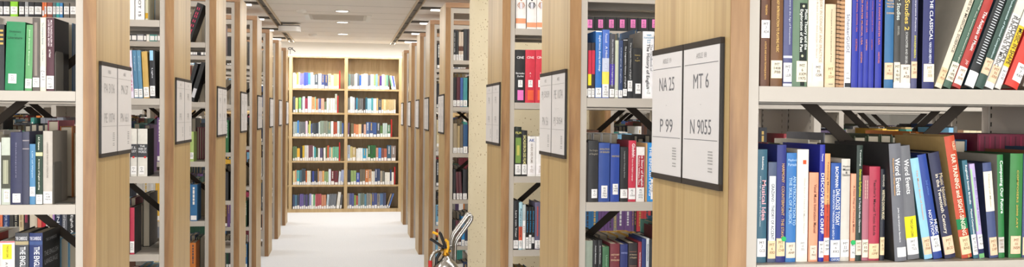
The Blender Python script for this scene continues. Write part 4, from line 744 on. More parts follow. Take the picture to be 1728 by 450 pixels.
{'x':1.2316,'w':0.0521,'h':0.0724,'c':'1e2022','d':0.2,'s':'black media case with pink tag','lab':['f088c8',0.0153,0.0552,0.3,0.75]},
{'x':1.2855,'w':0.0523,'h':0.0738,'c':'1e2022','d':0.2,'s':'black media case with pink tag','lab':['f088c8',0.0167,0.0567,0.3,0.75]},
{'x':1.3396,'w':0.0525,'h':0.0753,'c':'1e2022','d':0.2,'s':'black media case with pink tag','lab':['f088c8',0.0181,0.0582,0.3,0.75]},
{'x':1.3939,'w':0.0527,'h':0.0769,'c':'1e2022','d':0.2,'s':'black media case with pink tag','lab':['f088c8',0.0194,0.0596,0.3,0.75]},
{'x':1.4485,'w':0.053,'h':0.0784,'c':'1e2022','d':0.2,'s':'black media case with pink tag','lab':['f088c8',0.0208,0.0611,0.3,0.75]}],
'R3f0':[{'x':0.7896,'w':0.0478,'h':0.2501,'c':'1c1c1e','s':'black film encyclopedia volume with magenta tag','lab':['f2f0ee',0.0731,0.1068,0.3,0.75],'t':[['CINE','f0f0f0',0.2079,0.2192,0.5,0.1,'h'],['Bernadac','e8e8e8',0.1349,0.1433,0.5,0.1,'h'],['Zurlini','e8e8e8',0.1209,0.1293,0.5,0.1,'h']],'b':[['e87ac0',0.0112,0.059,0.25,0.85]]},
{'x':0.8388,'w':0.0471,'h':0.2511,'c':'c92b3f','s':'first red film encyclopedia volume','lab':['f2f0ee',0.0738,0.1076,0.3,0.75],'t':[['CINE','f8e0e0',0.2089,0.2202,0.5,0.1,'h'],['A','f8e0e0',0.1357,0.1442,0.5,0.1,'h'],['I','f8e0e0',0.1217,0.1301,0.5,0.1,'h']],'b':[['e8603c',0.0118,0.0597,0.25,0.85]]},
{'x':0.8877,'w':0.0456,'h':0.2521,'c':'c92b3f','s':'second red film encyclopedia volume, partly hidden','lab':['f2f0ee',0.0745,0.1083,0.3,0.75],'t':[['CINE','f8e0e0',0.2099,0.2211,0.5,0.1,'h'],['J','f8e0e0',0.1365,0.145,0.5,0.1,'h'],['Z','f8e0e0',0.1224,0.1309,0.5,0.1,'h']],'b':[['e8603c',0.0124,0.0604,0.25,0.85]]}],
'R3f1':[{'x':0.7915,'w':0.0315,'h':0.2344,'c':'20281e','s':'black book with green photograph on its spine','lab':['f2f0ee',0.0089,0.0569],'t':[['FILM','d8d070',0.2006,0.2119,0.5,0.1,'h']],'b':[['7a9a4a',0.0625,0.1837,0.1,0.95],['c8c060',0.0992,0.1471,0.3,0.7]]},
{'x':0.8251,'w':0.0261,'h':0.2177,'c':'1a1a1b','s':'black book with pale yellow capitals','lab':['f2f0ee',0.0089,0.0569],'t':[['SACHLEXIKON DES FILMS','f0e8a0',0.0569,0.1952,0.5,0.5]]},
{'x':0.8532,'w':0.0392,'h':0.1897,'c':'eeebe8','s':'white book with blue initials, left one','lab':['f4f0f0',0.0088,0.0569],'t':[['AK','2a50a0',0.1643,0.1784,0.5,0.1,'h'],['GUIDE DES FILMS','9a8a80',0.0626,0.1558,0.5,0.25]]},
{'x':0.8944,'w':0.0396,'h':0.1899,'c':'eeebe8','s':'white book with dark initial, right one','lab':['f4f0f0',0.0088,0.0569],'t':[['L','303030',0.1645,0.1786,0.5,0.1,'h']]}],
'R3f2':[{'x':0.7877,'w':0.0252,'h':0.2348,'c':'222326','s':'black book left of the orange and pale one','lab':['f2f0ee',0.0058,0.0454],'t':[['Lars von Trier','e0e0e0',0.0596,0.1868,0.5,0.3]]},
{'x':0.8141,'w':0.0167,'h':0.2262,'c':'a8d0dc','s':'pale blue book with orange foot','lab':['f2f0ee',0.0055,0.0451],'t':[['Representing','303030',0.0593,0.1951,0.5,0.5]],'b':[['d8583c',0.0423,0.1102,0,1]]},
{'x':0.8325,'w':0.0144,'h':0.2147,'c':'b8c4c4','s':'slim grey book with long white tag','lab':['f2f0ee',0.0052,0.1383]},
{'x':0.8486,'w':0.0133,'h':0.2033,'c':'131416','s':'first of three slim black books with blue letters','lab':['f2f0ee',0.005,0.0588],'t':[['Movie History','30a0d8',0.0815,0.1835,0.5,0.5]]},
{'x':0.8633,'w':0.0124,'h':0.2032,'c':'131416','s':'second of three slim black books with blue letters','lab':['f2f0ee',0.0047,0.07],'t':[['Movie History','30a0d8',0.0813,0.1834,0.5,0.5]]},
{'x':0.8774,'w':0.0127,'h':0.2031,'c':'131416','s':'third of three slim black books with blue letters','lab':['f2f0ee',0.0301,0.0585],'t':[['Movie History','30a0d8',0.0811,0.1832,0.5,0.5]]},
{'x':0.8922,'w':0.0281,'h':0.2256,'c':'625c78','s':'mauve grey book with a red streak','lab':['f2f0ee',0.0042,0.044],'b':[['b84a40',0.0638,0.2057,0.35,0.55]]},
{'x':0.9217,'w':0.0217,'h':0.214,'c':'403a38'}],
'R5f-1':[{'x':0.7913,'w':0.0202,'h':0.2298,'c':'202226','s':'black book nearest the upright','lab':['f2f0ee',-0.0017,0.0428],'t':[['====','b0b0b0',0.0606,0.2075,0.5,0.4]]},
{'x':0.8141,'w':0.017,'h':0.2258,'c':'2a2c30','s':'charcoal slim book','lab':['f2f0ee',-0.0013,0.0432]},
{'x':0.8334,'w':0.0166,'h':0.213,'c':'c8b8a8','s':'pinkish white slim book with brown patch, left','lab':['f2f0ee',-0.001,0.0436],'b':[['604038',0.0704,0.106,0,1]]},
{'x':0.8518,'w':0.0162,'h':0.2134,'c':'c8b8a8','s':'pinkish white slim book with brown patch, right','lab':['f2f0ee',-0.0006,0.044],'b':[['604038',0.0708,0.1064,0,1]]},
{'x':0.8707,'w':0.0261,'h':0.2363,'c':'2c3036','s':'grey black thick book next to the column'},
{'x':0.8991,'w':0.0248,'h':0.237,'c':'3c3036'}],
'R5f0':[{'x':0.7942,'w':0.0247,'h':0.2235,'c':'1c1d20','s':'black book with thin title','lab':['f2f0ee',0.0049,0.0496]},
{'x':0.8211,'w':0.0247,'h':0.224,'c':'54202c','s':'oxblood book with gilt marks','lab':['f2f0ee',0.0052,0.0499]},
{'x':0.848,'w':0.0202,'h':0.2199,'c':'3c5a98','s':'blue book','lab':['f2f0ee',0.0055,0.0502]},
{'x':0.8705,'w':0.0315,'h':0.2204,'c':'3f8c92','s':'teal book next to the column','lab':['f2f0ee',0.0058,0.0505]}],
'R5f1':[{'x':0.797,'w':0.0292,'h':0.2254,'c':'9a8a70','s':'dull brown cloth book, leftmost','lab':['f2f0ee',0.0019,0.0422]},
{'x':0.8285,'w':0.0202,'h':0.2078,'c':'a8946c','s':'khaki cloth book','lab':['f2f0ee',0.002,0.0423]},
{'x':0.851,'w':0.0203,'h':0.2169,'c':'6e6456','s':'grey brown cloth book','lab':['f2f0ee',0.002,0.0423]},
{'x':0.8735,'w':0.0338,'h':0.2171,'c':'27507c','s':'wide blue book next to the column','lab':['f2f0ee',0.0021,0.0514]}],
'R5f2':[{'x':0.8013,'w':0.0189,'h':0.2311,'c':'26262a','s':'black upright book','lab':['f2f0ee',0.0027,0.0475]},
{'x':0.8274,'w':0.0198,'h':0.2089,'c':'5a2c34','lean':-2.5,'s':'maroon leaning book, first','lab':['f2f0ee',0.0025,0.0474]},
{'x':0.8499,'w':0.0198,'h':0.2088,'c':'57323a','lean':-2.5,'s':'maroon leaning book, second','lab':['f2f0ee',0.0024,0.0473]},
{'x':0.8742,'w':0.0316,'h':0.2266,'c':'2a2a30','s':'dark book next to the column','lab':['f2f0ee',0.0022,0.0471]}],
'R5f3':[{'x':0.8006,'w':0.018,'h':0.2002,'c':'1e2428','s':'black green book','lab':['f2f0ee',0.0028,0.0477]},
{'x':0.8208,'w':0.0248,'h':0.191,'c':'5a2a38','s':'plum book','lab':['f2f0ee',0.0024,0.0563]},
{'x':0.8478,'w':0.0158,'h':0.1908,'c':'483038','s':'brown plum slim book','lab':['f2f0ee',0.0021,0.047]},
{'x':0.8659,'w':0.0248,'h':0.222,'c':'2f8ac8','s':'bright blue book behind the chrome handle','lab':['f2f0ee',0.0017,0.0467]},
{'x':0.893,'w':0.0249,'h':0.1993,'c':'283048','s':'navy book at the column','lab':['f2f0ee',0.0013,0.0374]}],
'F0a':[[-0.765,0.0359,0.225,'c9e0dc'],[-0.728,0.018,0.202,'d8d0c0'],[-0.708,0.024,0.225,'f0c060'],[-0.683,0.018,0.233,'f4f0ec'],[-0.663,0.0263,0.217,'8a84c8'],[-0.635,0.0263,0.217,'8a84c8'],[-0.608,0.0285,0.23,'4a5cb8'],[-0.578,0.0286,0.23,'5060c0'],[-0.548,0.0331,0.225,'58a0e0'],[-0.513,0.0346,0.233,'f4f4f0'],[-0.477,0.0226,0.194,'f0e8e0'],[-0.453,0.0468,0.209,'4a5660'],[-0.404,0.0227,0.22,'f4f2f0'],[-0.38,0.0227,0.22,'f4f2f0'],[-0.356,0.0439,0.206,'40508a'],[-0.311,0.0485,0.202,'404a78'],[-0.261,0.044,0.217,'f0d8a0'],[-0.215,0.0334,0.197,'f4f0f0'],[-0.18,0.0441,0.217,'e8c080'],[-0.135,0.0289,0.214,'e8c890']],
'F1a':[[-0.759,0.0314,0.23,'505a68'],[-0.726,0.036,0.214,'d8d080'],[-0.68,0.0345,0.22,'7ac070'],[-0.643,0.0165,0.209,'707880'],[-0.625,0.0331,0.233,'e8eef4'],[-0.591,0.0391,0.209,'a03c50'],[-0.55,0.0527,0.236,'d8e4f0'],[-0.496,0.0467,0.225,'e0a070'],[-0.448,0.0136,0.23,'90c8a8'],[-0.433,0.0257,0.202,'d88850'],[-0.406,0.0166,0.209,'a8a8b0'],[-0.387,0.0257,0.206,'50508a'],[-0.36,0.0439,0.209,'e8a890'],[-0.315,0.0348,0.163,'7a8468'],[-0.279,0.0288,0.213,'f0f0ee'],[-0.248,0.0228,0.213,'c8ccc0'],[-0.224,0.0304,0.214,'e8e4d8'],[-0.192,0.0304,0.214,'e8e4d8'],[-0.16,0.0289,0.276,'b8c4b8']],
'F2a':[[-0.757,0.024,0.217,'b0b8b8'],[-0.732,0.0315,0.217,'98aca8'],[-0.699,0.0225,0.236,'4a90d8'],[-0.675,0.024,0.217,'808888'],[-0.649,0.022,0.217,'707478'],[-0.626,0.022,0.217,'707478'],[-0.602,0.0221,0.217,'707478'],[-0.579,0.0286,0.23,'e8c8d8'],[-0.548,0.0181,0.178,'a0b070'],[-0.529,0.0211,0.23,'d8d870'],[-0.506,0.0166,0.189,'5060a0'],[-0.488,0.0226,0.202,'505860'],[-0.464,0.0317,0.199,'404850'],[-0.431,0.0363,0.205,'303a44'],[-0.393,0.0182,0.217,'d0dcd8'],[-0.373,0.0265,0.233,'90a090'],[-0.345,0.0265,0.233,'90a090'],[-0.317,0.0265,0.233,'8c9080'],[-0.289,0.0265,0.233,'8c9080'],[-0.261,0.044,0.222,'708c80'],[-0.216,0.035,0.228,'f0eeea'],[-0.179,0.0259,0.217,'b05038'],[-0.152,0.0259,0.217,'b05038'],[-0.125,0.032,0.23,'c8dce0'],[-0.091,0.032,0.23,'788070'],[-0.058,0.0229,0.205,'4868a8']],
'F3a':[[-0.76,0.0285,0.209,'6a8058'],[-0.73,0.0285,0.209,'6a8058'],[-0.7,0.0405,0.182,'f0b840'],[-0.658,0.0346,0.205,'303438'],[-0.622,0.0286,0.222,'d8b030'],[-0.592,0.0256,0.225,'d0d4cc'],[-0.565,0.0286,0.225,'e8e0dc'],[-0.535,0.0286,0.228,'785058'],[-0.505,0.0287,0.228,'785058'],[-0.474,0.0166,0.217,'e8e8ea'],[-0.456,0.0227,0.202,'50b0b8'],[-0.432,0.0318,0.186,'486048'],[-0.399,0.0257,0.186,'f0ecec'],[-0.372,0.0394,0.186,'605878'],[-0.32,0.0288,0.191,'f0ece8'],[-0.29,0.0197,0.209,'607850'],[-0.269,0.0289,0.225,'c86040'],[-0.238,0.0228,0.202,'88b8b0'],[-0.214,0.0228,0.194,'e0c898'],[-0.19,0.0279,0.206,'70b090'],[-0.16,0.0279,0.206,'70b090'],[-0.131,0.0279,0.206,'70b090']],
'F4a':[[-0.757,0.0304,0.206,'e8d8a0'],[-0.725,0.0208,0.218,'e0a078'],[-0.703,0.04,0.211,'40b8c0'],[-0.661,0.0304,0.218,'507080'],[-0.629,0.0257,0.239,'485058'],[-0.602,0.0257,0.239,'485058'],[-0.575,0.0193,0.206,'c06030'],[-0.554,0.0249,0.206,'e8e4cc'],[-0.528,0.0249,0.206,'e8e4cc'],[-0.501,0.0177,0.201,'303038'],[-0.482,0.0274,0.201,'3a4c9a'],[-0.453,0.0242,0.201,'383c48'],[-0.427,0.0242,0.201,'383c48'],[-0.402,0.0146,0.239,'b88850'],[-0.386,0.0226,0.201,'c8b0a8'],[-0.362,0.0226,0.201,'c8b0a8'],[-0.337,0.0275,0.206,'e0a868'],[-0.308,0.0291,0.195,'90a878'],[-0.278,0.0291,0.195,'90a878'],[-0.247,0.034,0.231,'e0e8f0'],[-0.212,0.0502,0.206,'702c34'],[-0.16,0.0503,0.206,'702c34'],[-0.108,0.0277,0.198,'d8e0e8',4],[-0.076,0.0212,0.218,'a8b4d8',4],[-0.053,0.0212,0.218,'a8b4d8',4]],
'F5a':[[-0.758,0.0288,0.211,'404c6c'],[-0.728,0.0304,0.206,'507890'],[-0.696,0.0352,0.206,'3c4454'],[-0.659,0.0281,0.219,'6a5c98'],[-0.63,0.0281,0.219,'6a5c98'],[-0.6,0.0225,0.211,'586070'],[-0.576,0.0305,0.214,'504878'],[-0.544,0.0225,0.206,'404850'],[-0.52,0.0258,0.223,'9898c8'],[-0.493,0.0306,0.214,'e0e0d8'],[-0.461,0.0146,0.214,'48a858'],[-0.445,0.0114,0.206,'c8c8c0'],[-0.432,0.0269,0.219,'b05058'],[-0.403,0.0269,0.219,'b05058'],[-0.375,0.0269,0.219,'b05058'],[-0.347,0.0323,0.206,'c88868'],[-0.313,0.0324,0.206,'c88868'],[-0.279,0.0308,0.211,'b8c8d0',4],[-0.247,0.0247,0.218,'70757c',5],[-0.22,0.0248,0.218,'70757c',5],[-0.194,0.0248,0.218,'70757c',5],[-0.168,0.0248,0.218,'70757c',5],[-0.135,0.0439,0.244,'e0dcd0',7],[-0.083,0.0244,0.206,'58585c',6]],
'F0b':[[0.011,0.026,0.233,'606a6a'],[0.039,0.0199,0.217,'5a8880'],[0.06,0.0179,0.22,'70706c'],[0.08,0.0179,0.22,'70706c'],[0.099,0.0179,0.22,'70706c'],[0.118,0.0138,0.217,'d8c8b0'],[0.134,0.0291,0.23,'c8d4e0'],[0.164,0.0291,0.225,'606870'],[0.195,0.023,0.202,'2060d8'],[0.219,0.0169,0.22,'d8d0c0'],[0.238,0.0169,0.22,'d8d0c0'],[0.256,0.0292,0.23,'e0d0b0'],[0.287,0.0262,0.225,'f0f0ee'],[0.315,0.0193,0.209,'686c78'],[0.335,0.0193,0.209,'686c78'],[0.356,0.0216,0.22,'d8e8ec'],[0.379,0.0216,0.22,'d8e8ec'],[0.402,0.0293,0.209,'98b070'],[0.433,0.0247,0.225,'80b0e8'],[0.459,0.0263,0.205,'a89060'],[0.487,0.0325,0.199,'503080'],[0.521,0.0387,0.22,'e8e8e8'],[0.561,0.0248,0.209,'a0b890'],[0.588,0.0217,0.214,'70a890'],[0.611,0.0186,0.209,'505050'],[0.665,0.0156,0.206,'70b080',-11],[0.684,0.0187,0.206,'f0f0f8',-11],[0.706,0.0125,0.202,'4858d0',-11],[0.721,0.0094,0.202,'f0f0f0',-9]],
'F1b':[[0.013,0.0214,0.225,'787874'],[0.036,0.0214,0.225,'787874'],[0.059,0.0367,0.241,'d8d8d4'],[0.097,0.0291,0.23,'c8ccd0'],[0.128,0.0184,0.202,'484c5c'],[0.148,0.0199,0.225,'2888a8'],[0.169,0.02,0.217,'686c68'],[0.191,0.02,0.217,'686c68'],[0.212,0.0177,0.217,'707070'],[0.232,0.0177,0.217,'707070'],[0.254,0.0231,0.217,'302c2c',3],[0.283,0.0277,0.23,'306878'],[0.312,0.0175,0.217,'a8d0e0'],[0.331,0.0175,0.217,'a8d0e0'],[0.35,0.0175,0.217,'a8d0e0'],[0.369,0.0262,0.225,'48a0a8'],[0.397,0.0216,0.217,'e8e8e4'],[0.42,0.0216,0.217,'e8e8e4'],[0.443,0.0263,0.225,'d0b078'],[0.471,0.0449,0.206,'304860'],[0.517,0.0294,0.206,'d8b070'],[0.548,0.0326,0.206,'e0d0a0'],[0.582,0.0217,0.206,'c8b078'],[0.606,0.0217,0.206,'c8b078'],[0.629,0.0295,0.206,'c8b080'],[0.66,0.0295,0.206,'c8b080'],[0.691,0.0358,0.206,'d0b890']],
'F2b':[[0.017,0.0306,0.209,'70587c',2],[0.074,0.0398,0.202,'706850'],[0.115,0.0245,0.189,'d07850'],[0.141,0.0414,0.183,'d88c60'],[0.184,0.0415,0.189,'e8c898'],[0.227,0.0323,0.186,'403840'],[0.261,0.0323,0.186,'d8a890'],[0.294,0.0477,0.22,'506c98'],[0.344,0.054,0.22,'3c5080'],[0.399,0.0479,0.214,'3c5890'],[0.449,0.0495,0.214,'484c50'],[0.5,0.0372,0.171,'608048'],[0.538,0.031,0.206,'c0d0c8'],[0.571,0.031,0.206,'c0d0c8'],[0.603,0.0497,0.183,'4c7c58']],
'F3b':[[0.016,0.0459,0.23,'a8bcd8'],[0.063,0.0291,0.214,'c8b878'],[0.094,0.0521,0.202,'c8b078'],[0.152,0.0246,0.178,'e8e8e4'],[0.178,0.033,0.189,'e8ecec'],[0.213,0.0331,0.189,'e8ecec'],[0.247,0.0523,0.182,'38a0c8'],[0.301,0.0185,0.182,'e8e0d0'],[0.321,0.038,0.23,'2c6a38'],[0.361,0.0381,0.23,'2c6a38'],[0.4,0.0381,0.23,'2c6a38'],[0.44,0.034,0.194,'d09880'],[0.476,0.0403,0.194,'5090d8'],[0.517,0.0403,0.186,'805048'],[0.559,0.0419,0.183,'b86850'],[0.603,0.0606,0.233,'386078'],[0.665,0.0669,0.225,'908078']],
'F4b':[[0.014,0.0586,0.218,'303440'],[0.075,0.0392,0.211,'90a868'],[0.115,0.0392,0.211,'90a868'],[0.156,0.0474,0.178,'3850a8'],[0.205,0.0393,0.228,'706858'],[0.246,0.0394,0.228,'706858'],[0.287,0.0443,0.223,'c87840'],[0.332,0.0444,0.223,'d0a078'],[0.378,0.0231,0.198,'e0dcd0'],[0.403,0.0231,0.198,'e0dcd0'],[0.427,0.0371,0.234,'38486c'],[0.466,0.0371,0.234,'38486c'],[0.505,0.0314,0.203,'a89c88'],[0.538,0.0314,0.203,'707068'],[0.575,0.0227,0.181,'f0ece0'],[0.6,0.0227,0.181,'f0ece0'],[0.624,0.0227,0.181,'f0ece0'],[0.651,0.0216,0.223,'384060'],[0.674,0.0315,0.185,'f0ece0']],
'F5b':[[0.013,0.0204,0.228,'9c948c'],[0.035,0.0205,0.228,'9c948c'],[0.057,0.0327,0.226,'545c90'],[0.091,0.0327,0.226,'545c90'],[0.126,0.0278,0.198,'88a050'],[0.155,0.0279,0.19,'b05048'],[0.184,0.0344,0.224,'88a0a0'],[0.22,0.0271,0.228,'707c70'],[0.249,0.0271,0.228,'707c70'],[0.277,0.028,0.214,'5888a0'],[0.307,0.0313,0.228,'88847c'],[0.34,0.0313,0.228,'88847c'],[0.372,0.01,0.214,'d8c050'],[0.384,0.0379,0.228,'485488'],[0.423,0.0379,0.228,'485488'],[0.463,0.038,0.221,'908880'],[0.502,0.0215,0.224,'5878a0'],[0.525,0.0216,0.224,'5878a0'],[0.548,0.0216,0.231,'485070'],[0.571,0.0216,0.231,'485070'],[0.591,0.0216,0.228,'a08c70',18],[0.621,0.0216,0.228,'5070b0',18]]}
PAL = ['1d1f22', '26262a', '2a2c34', '1b2a4a', '24406e', '2f6a9a', '7ab0d0', '14402c', '2f6a40', '6a2430', '8f2c34', 'b8353a', '5a3a2a', '7a5638', 'b49a6a', 'd6c8a4', 'e6e0d2', 'eceae6', 'c8c4bc', '8c8880', '55524c', '4a3a5a', '6a4a80', 'c8742c', 'e0b040', '3a8a80', '303030', '202226', '404a30', 'e8e4dc', 'a83a5a', '7a7c84']
COLN = [('black', (28, 28, 30)), ('charcoal', (62, 62, 64)), ('grey', (130, 130, 132)), ('pale grey', (195, 195, 195)), ('white', (240, 240, 240)), ('navy', (30, 38, 86)), ('dark blue', (30, 64, 120)), ('blue', (60, 110, 190)), ('light blue', (150, 195, 225)),
        ('teal', (50, 135, 140)), ('dark green', (24, 58, 38)), ('green', (60, 125, 70)), ('light green', (140, 185, 140)), ('olive', (112, 110, 70)), ('dark red', (105, 35, 45)), ('red', (190, 45, 50)), ('salmon', (228, 160, 130)), ('pink', (230, 195, 205)), ('orange', (212, 120, 60)),
        ('yellow', (232, 200, 70)), ('tan', (200, 170, 115)), ('cream', (230, 220, 195)), ('brown', (95, 62, 40)), ('purple', (95, 75, 140)), ('lilac', (165, 150, 205)), ('mauve', (140, 95, 110)), ('grey brown', (105, 96, 86)), ('slate', (75, 85, 105)), ('grey green', (125, 140, 120))]
def cname(h):
    c = [int(h[i:i+2], 16) for i in (0, 2, 4)]
    return min(COLN, key=lambda n: sum((a-b)**2 for a, b in zip(c, n[1])))[0]
LABM = plain('label_paper', 'f1efec', .7); INKM = plain('print_black', '2c2a2a', .7)
def pm(h): return plain('print_'+h, h, .6)
def cover_mesh(mb, w, d, h, mS, mC):
    t = min(.0028, w*.2); n = 6; bl = min(.004, w*.12)
    arc = [(w*i/n, bl*(1-sin(pi*i/n))) for i in range(n+1)]
    out = [(0, d)] + arc + [(w, d)]
    inn = [(t, d)] + [(t + (w-2*t)*i/n, bl+.003) for i in range(n+1)] + [(w-t, d)]
    N = len(out); vs = [(x, y, z) for z in (0, h) for x, y in out] + [(x, y, z) for z in (0, h) for x, y in inn]
    sp = []; cv = []
    for i in range(N-1):
        q = (i, i+1, N+i+1, N+i)
        (cv if i in (0, N-2) else sp).append(q)
        cv.append((2*N+i+1, 2*N+i, 3*N+i, 3*N+i+1))
        cv.append((N+i, N+i+1, 3*N+i+1, 3*N+i)); cv.append((i+1, i, 2*N+i, 2*N+i+1))
    cv.append((0, N, 3*N, 2*N)); cv.append((N-1, 3*N-1, 4*N-1, 2*N-1))
    mb.add(vs, sp, mS, None, True); mb.add(vs, cv, mC)
    return t, bl
def front_rect(mb, x0, x1, z0, z1, y, m, th=.0004):
    mb.box(x0, x1, y-th, y, z0, z1, m)
def curved_rect(mb, w, bl, x0, x1, z0, z1, lift, m):
    """a slip of paper or colour that follows the rounded spine"""
    n = 6; ps = [(x0+(x1-x0)*i/n) for i in range(n+1)]
    def yy(x): return bl*(1-sin(pi*min(1, max(0, x/w)))) - lift
    vs = [(x, yy(x), z) for z in (z0, z1) for x in ps]
    mb.add(vs, [(i, i+1, n+2+i, n+1+i) for i in range(n)], m, None, True)
    vs2 = [(x, yy(x)+lift*.8, z) for z in (z0, z1) for x in ps]
    mb.add(vs2, [(n+1+i, n+2+i, i+1, i) for i in range(n)], m)
RC_ = random.Random(5)
def rnd_call(mb, m, x0, x1, z0, z1, y, lines, rg):
    """printed call number: short rows of letters, set as on the photographed tags"""
    n = len(lines); h = (z1-z0); lh = min(.0058, h*.15)
    for i, t in enumerate(lines):
        z = z1 - h*.22 - i*lh*1.45
        if z < z0+lh: break
        fit_text(mb, t, m, (x0+(x1-x0)*.5, y, z), (1, 0, 0), (0, 0, 1), (x1-x0)*.7, lh)
def vtext(mb, t, m, xc, za, zb, y, hx, rot=True):
    d = text_data(t, .01)
    if not d: return
    L = zb-za
    put_text(mb, t, m, (xc, y, (za+zb)/2), (0, 0, -1), (1, 0, 0), L, hx, .01)
def make_book(e, key, idx, zs, yf, detail):
    """a hero book at full detail: cover with rounded spine, page block, tag, lettering"""
    w, h = e['w'], e['h']; d = e.get('d', min(.2, max(.13, h*.7)))
    th = RD(e.get('lean', 0)); ins = e.get('in', .012)
    zo = zs + (w*sin(th) if th > 0 else 0) + .0003
    mb = MB(); c = e['c']; cv = e.get('cv', None)
    mS = cover(c); mC = cover(cv) if cv else mS
    t, bl = cover_mesh(mb, w, d, h, mS, mC)
    name = 'media_case' if 'media' in e.get('s', '') else 'book'
    root = mb.build(name); root.location = (e['x'], yf+ins, zo); root.rotation_euler = (0, th, 0)
    pb = MB(); pb.box(t+.0002, w-t-.0002, bl+.0035, d-.004, .003, h-.004, pages_mat()); pb.build('page_block', root)
    if e.get('sp'):
        sm = MB(); wire = plain('coil_wire', '2a2622', .35, .6)
        k = 0; z = .006
        while z < h-.006:
            sm.tube([(w*.12+.0045*cos(a)-.0, -.001-.0045*sin(a)*.8, z+.0004*a) for a in [pi*q/5 for q in range(-1, 7)]], .0008, wire, 5); z += .0083
        sm.build('spiral_coil', root)
        hm = MB(); hm.box(w*.3, w, -.0006, -.0002, .001, h-.001, cover('c09468')); 
        z = .004
        while z < h-.004: hm.box(w*.34, w*.96, -.0012, -.0007, z, z+.0035, cover('8a6038')); z += .0083
        hm.build('punched_edge', root)
    for bnd in e.get('b', []):
        bm_ = MB(); x0, x1 = (bnd[3], bnd[4]) if len(bnd) > 3 else (0, 1)
        curved_rect(bm_, w, bl, w*x0, w*x1, max(.0005, bnd[1]), min(h-.0005, bnd[2]), .0005, cover(bnd[0], 'paper')); bm_.build('spine_band', root)
    if 'lab' in e:
        l = e['lab']; lm = MB(); x0, x1 = (l[3], l[4]) if len(l) > 3 else (.04, .96)
        z0, z1 = max(.001, l[1]), l[2]
        curved_rect(lm, w, bl, w*x0, w*x1, z0, z1, .0009, cover(l[0], 'paper'))
        ink = pm('3a3634') if l[0][:1] == 'f' and l[0][:2] != 'f4' else pm('8a6a4a')
        if l[0][:2] in ('f2', 'f1', 'f6', 'f8'): ink = pm('2e2c2c')
        pre = 'MT' if key.startswith('R1') else ('PE' if key[0] == 'R' else 'PN')
        rg = random.Random(key+str(idx))
        yl = -.0014
        if (z1-z0) > .02: rnd_call(lm, ink, w*x0, w*x1, z0, z1, yl, [pre, str(rg.choice([6, 7, 10, 22, 35, 1408])), '.'+''.join(rg.choice('ABCDEGHKLMNPRST') for _ in range(3)), str(rg.randint(1958, 2009))], rg)
        lm.build('call_number_tag', root)
    if e.get('t') or True:
        tm = MB()
        for q in e.get('t', []):
            txt, col, za, zb, xf, hf = q[:6]; mode = q[6] if len(q) > 6 else 'v'
            zb = min(zb, h+.0) if mode == 'h' else zb
            if mode == 'h':
                if zb > h: continue
                fit_text(tm, txt, pm(col), (w*xf, -.0011, (za+zb)/2), (1, 0, 0), (0, 0, 1), w*.86, zb-za, .01)
            else:
                top = h-.004; L = zb-za
                if zb > top: za, zb = top-L, top
                if za < .003: za = .003
                if txt[0] in '=|': put_text(tm, txt, pm(col), (w*xf, -.0012, (za+zb)/2), (0, 0, -1), (1, 0, 0), zb-za, w*hf)
                else: vtext(tm, txt, pm(col), w*xf, za, zb, -.0012, w*hf)
        if tm.v: tm.build('spine_lettering', root)
    ex = e.get('extra')
    if ex in ('greendot', 'reddot'):
        dm = MB(); n = 14; cm_ = cover('28b060' if ex == 'greendot' else 'd83030', 'paper'); zc = e['lab'][2]-.001 if ex == 'greendot' else e['b'][0][1]
        r_ = .005 if ex == 'greendot' else .0045; xc = w*(.78 if idx == 2 else .5)
        dm.add([(xc+r_*cos(2*pi*i/n), -.0018, zc+r_*sin(2*pi*i/n)) for i in range(n)] + [(xc+r_*cos(2*pi*i/n), -.0005, zc+r_*sin(2*pi*i/n)) for i in range(n)], [tuple(range(n))]+[(i, n+i, n+(i+1) % n, (i+1) % n) for i in range(n)], cm_); dm.build('dot_sticker', root)
    if ex in ('figure1', 'figure2'):
        fm = MB(); sk = cover('c89478' if ex == 'figure1' else '3c3c44', 'paper'); sh = cover('dcdce4', 'paper')
        cx = w*.5; n = 12; y = -.0016
        def ell(x, z, a, c_, m, yy=y): fm.add([(x+a*cos(2*pi*i/n), yy, z+c_*sin(2*pi*i/n)) for i in range(n)], [tuple(range(n))], m)
        z_ = h-.022; ell(cx, z_, .005, .006, sk)
        fm.add([(cx-.011, y, z_-.012), (cx+.011, y, z_-.012), (cx+.008, y, z_-.042), (cx-.008, y, z_-.042)][::-1], [(0, 1, 2, 3)], sk)
        for q in (-1, 1): fm.tube([(cx+q*.010, y, z_-.013), (cx+q*.017, y, z_-.026), (cx+q*.011, y, z_-.036)], .0016, sk, 5)
        fm.add([(cx-.007, y-.0003, z_-.014), (cx+.007, y-.0003, z_-.014), (cx+.006, y-.0003, z_-.042), (cx-.006, y-.0003, z_-.042)][::-1], [(0, 1, 2, 3)], sh)
        fm.build('spine_figure', root)
    if ex == 'covertext':
        cm_ = MB(); ink = pm('a8a8aa'); x = w+.0004
        for tt, zz, hh, wf in (('THE CAMBRIDGE', .225, .009, .6), ('THE ENGLISH', .185, .016, .78), ('LANGUAGE', .160, .016, .72)):
            put_text(cm_, tt, ink, (x, d*.5, zz*h/.25), (0, 1, 0), (0, 0, 1), d*wf, hh)
        cm_.cyl((x, d*.55, h*.36), (x+.0003, d*.55, h*.36), .03, pm('6a6a6c'), 24)
        cm_.build('cover_lettering', root)
    return root
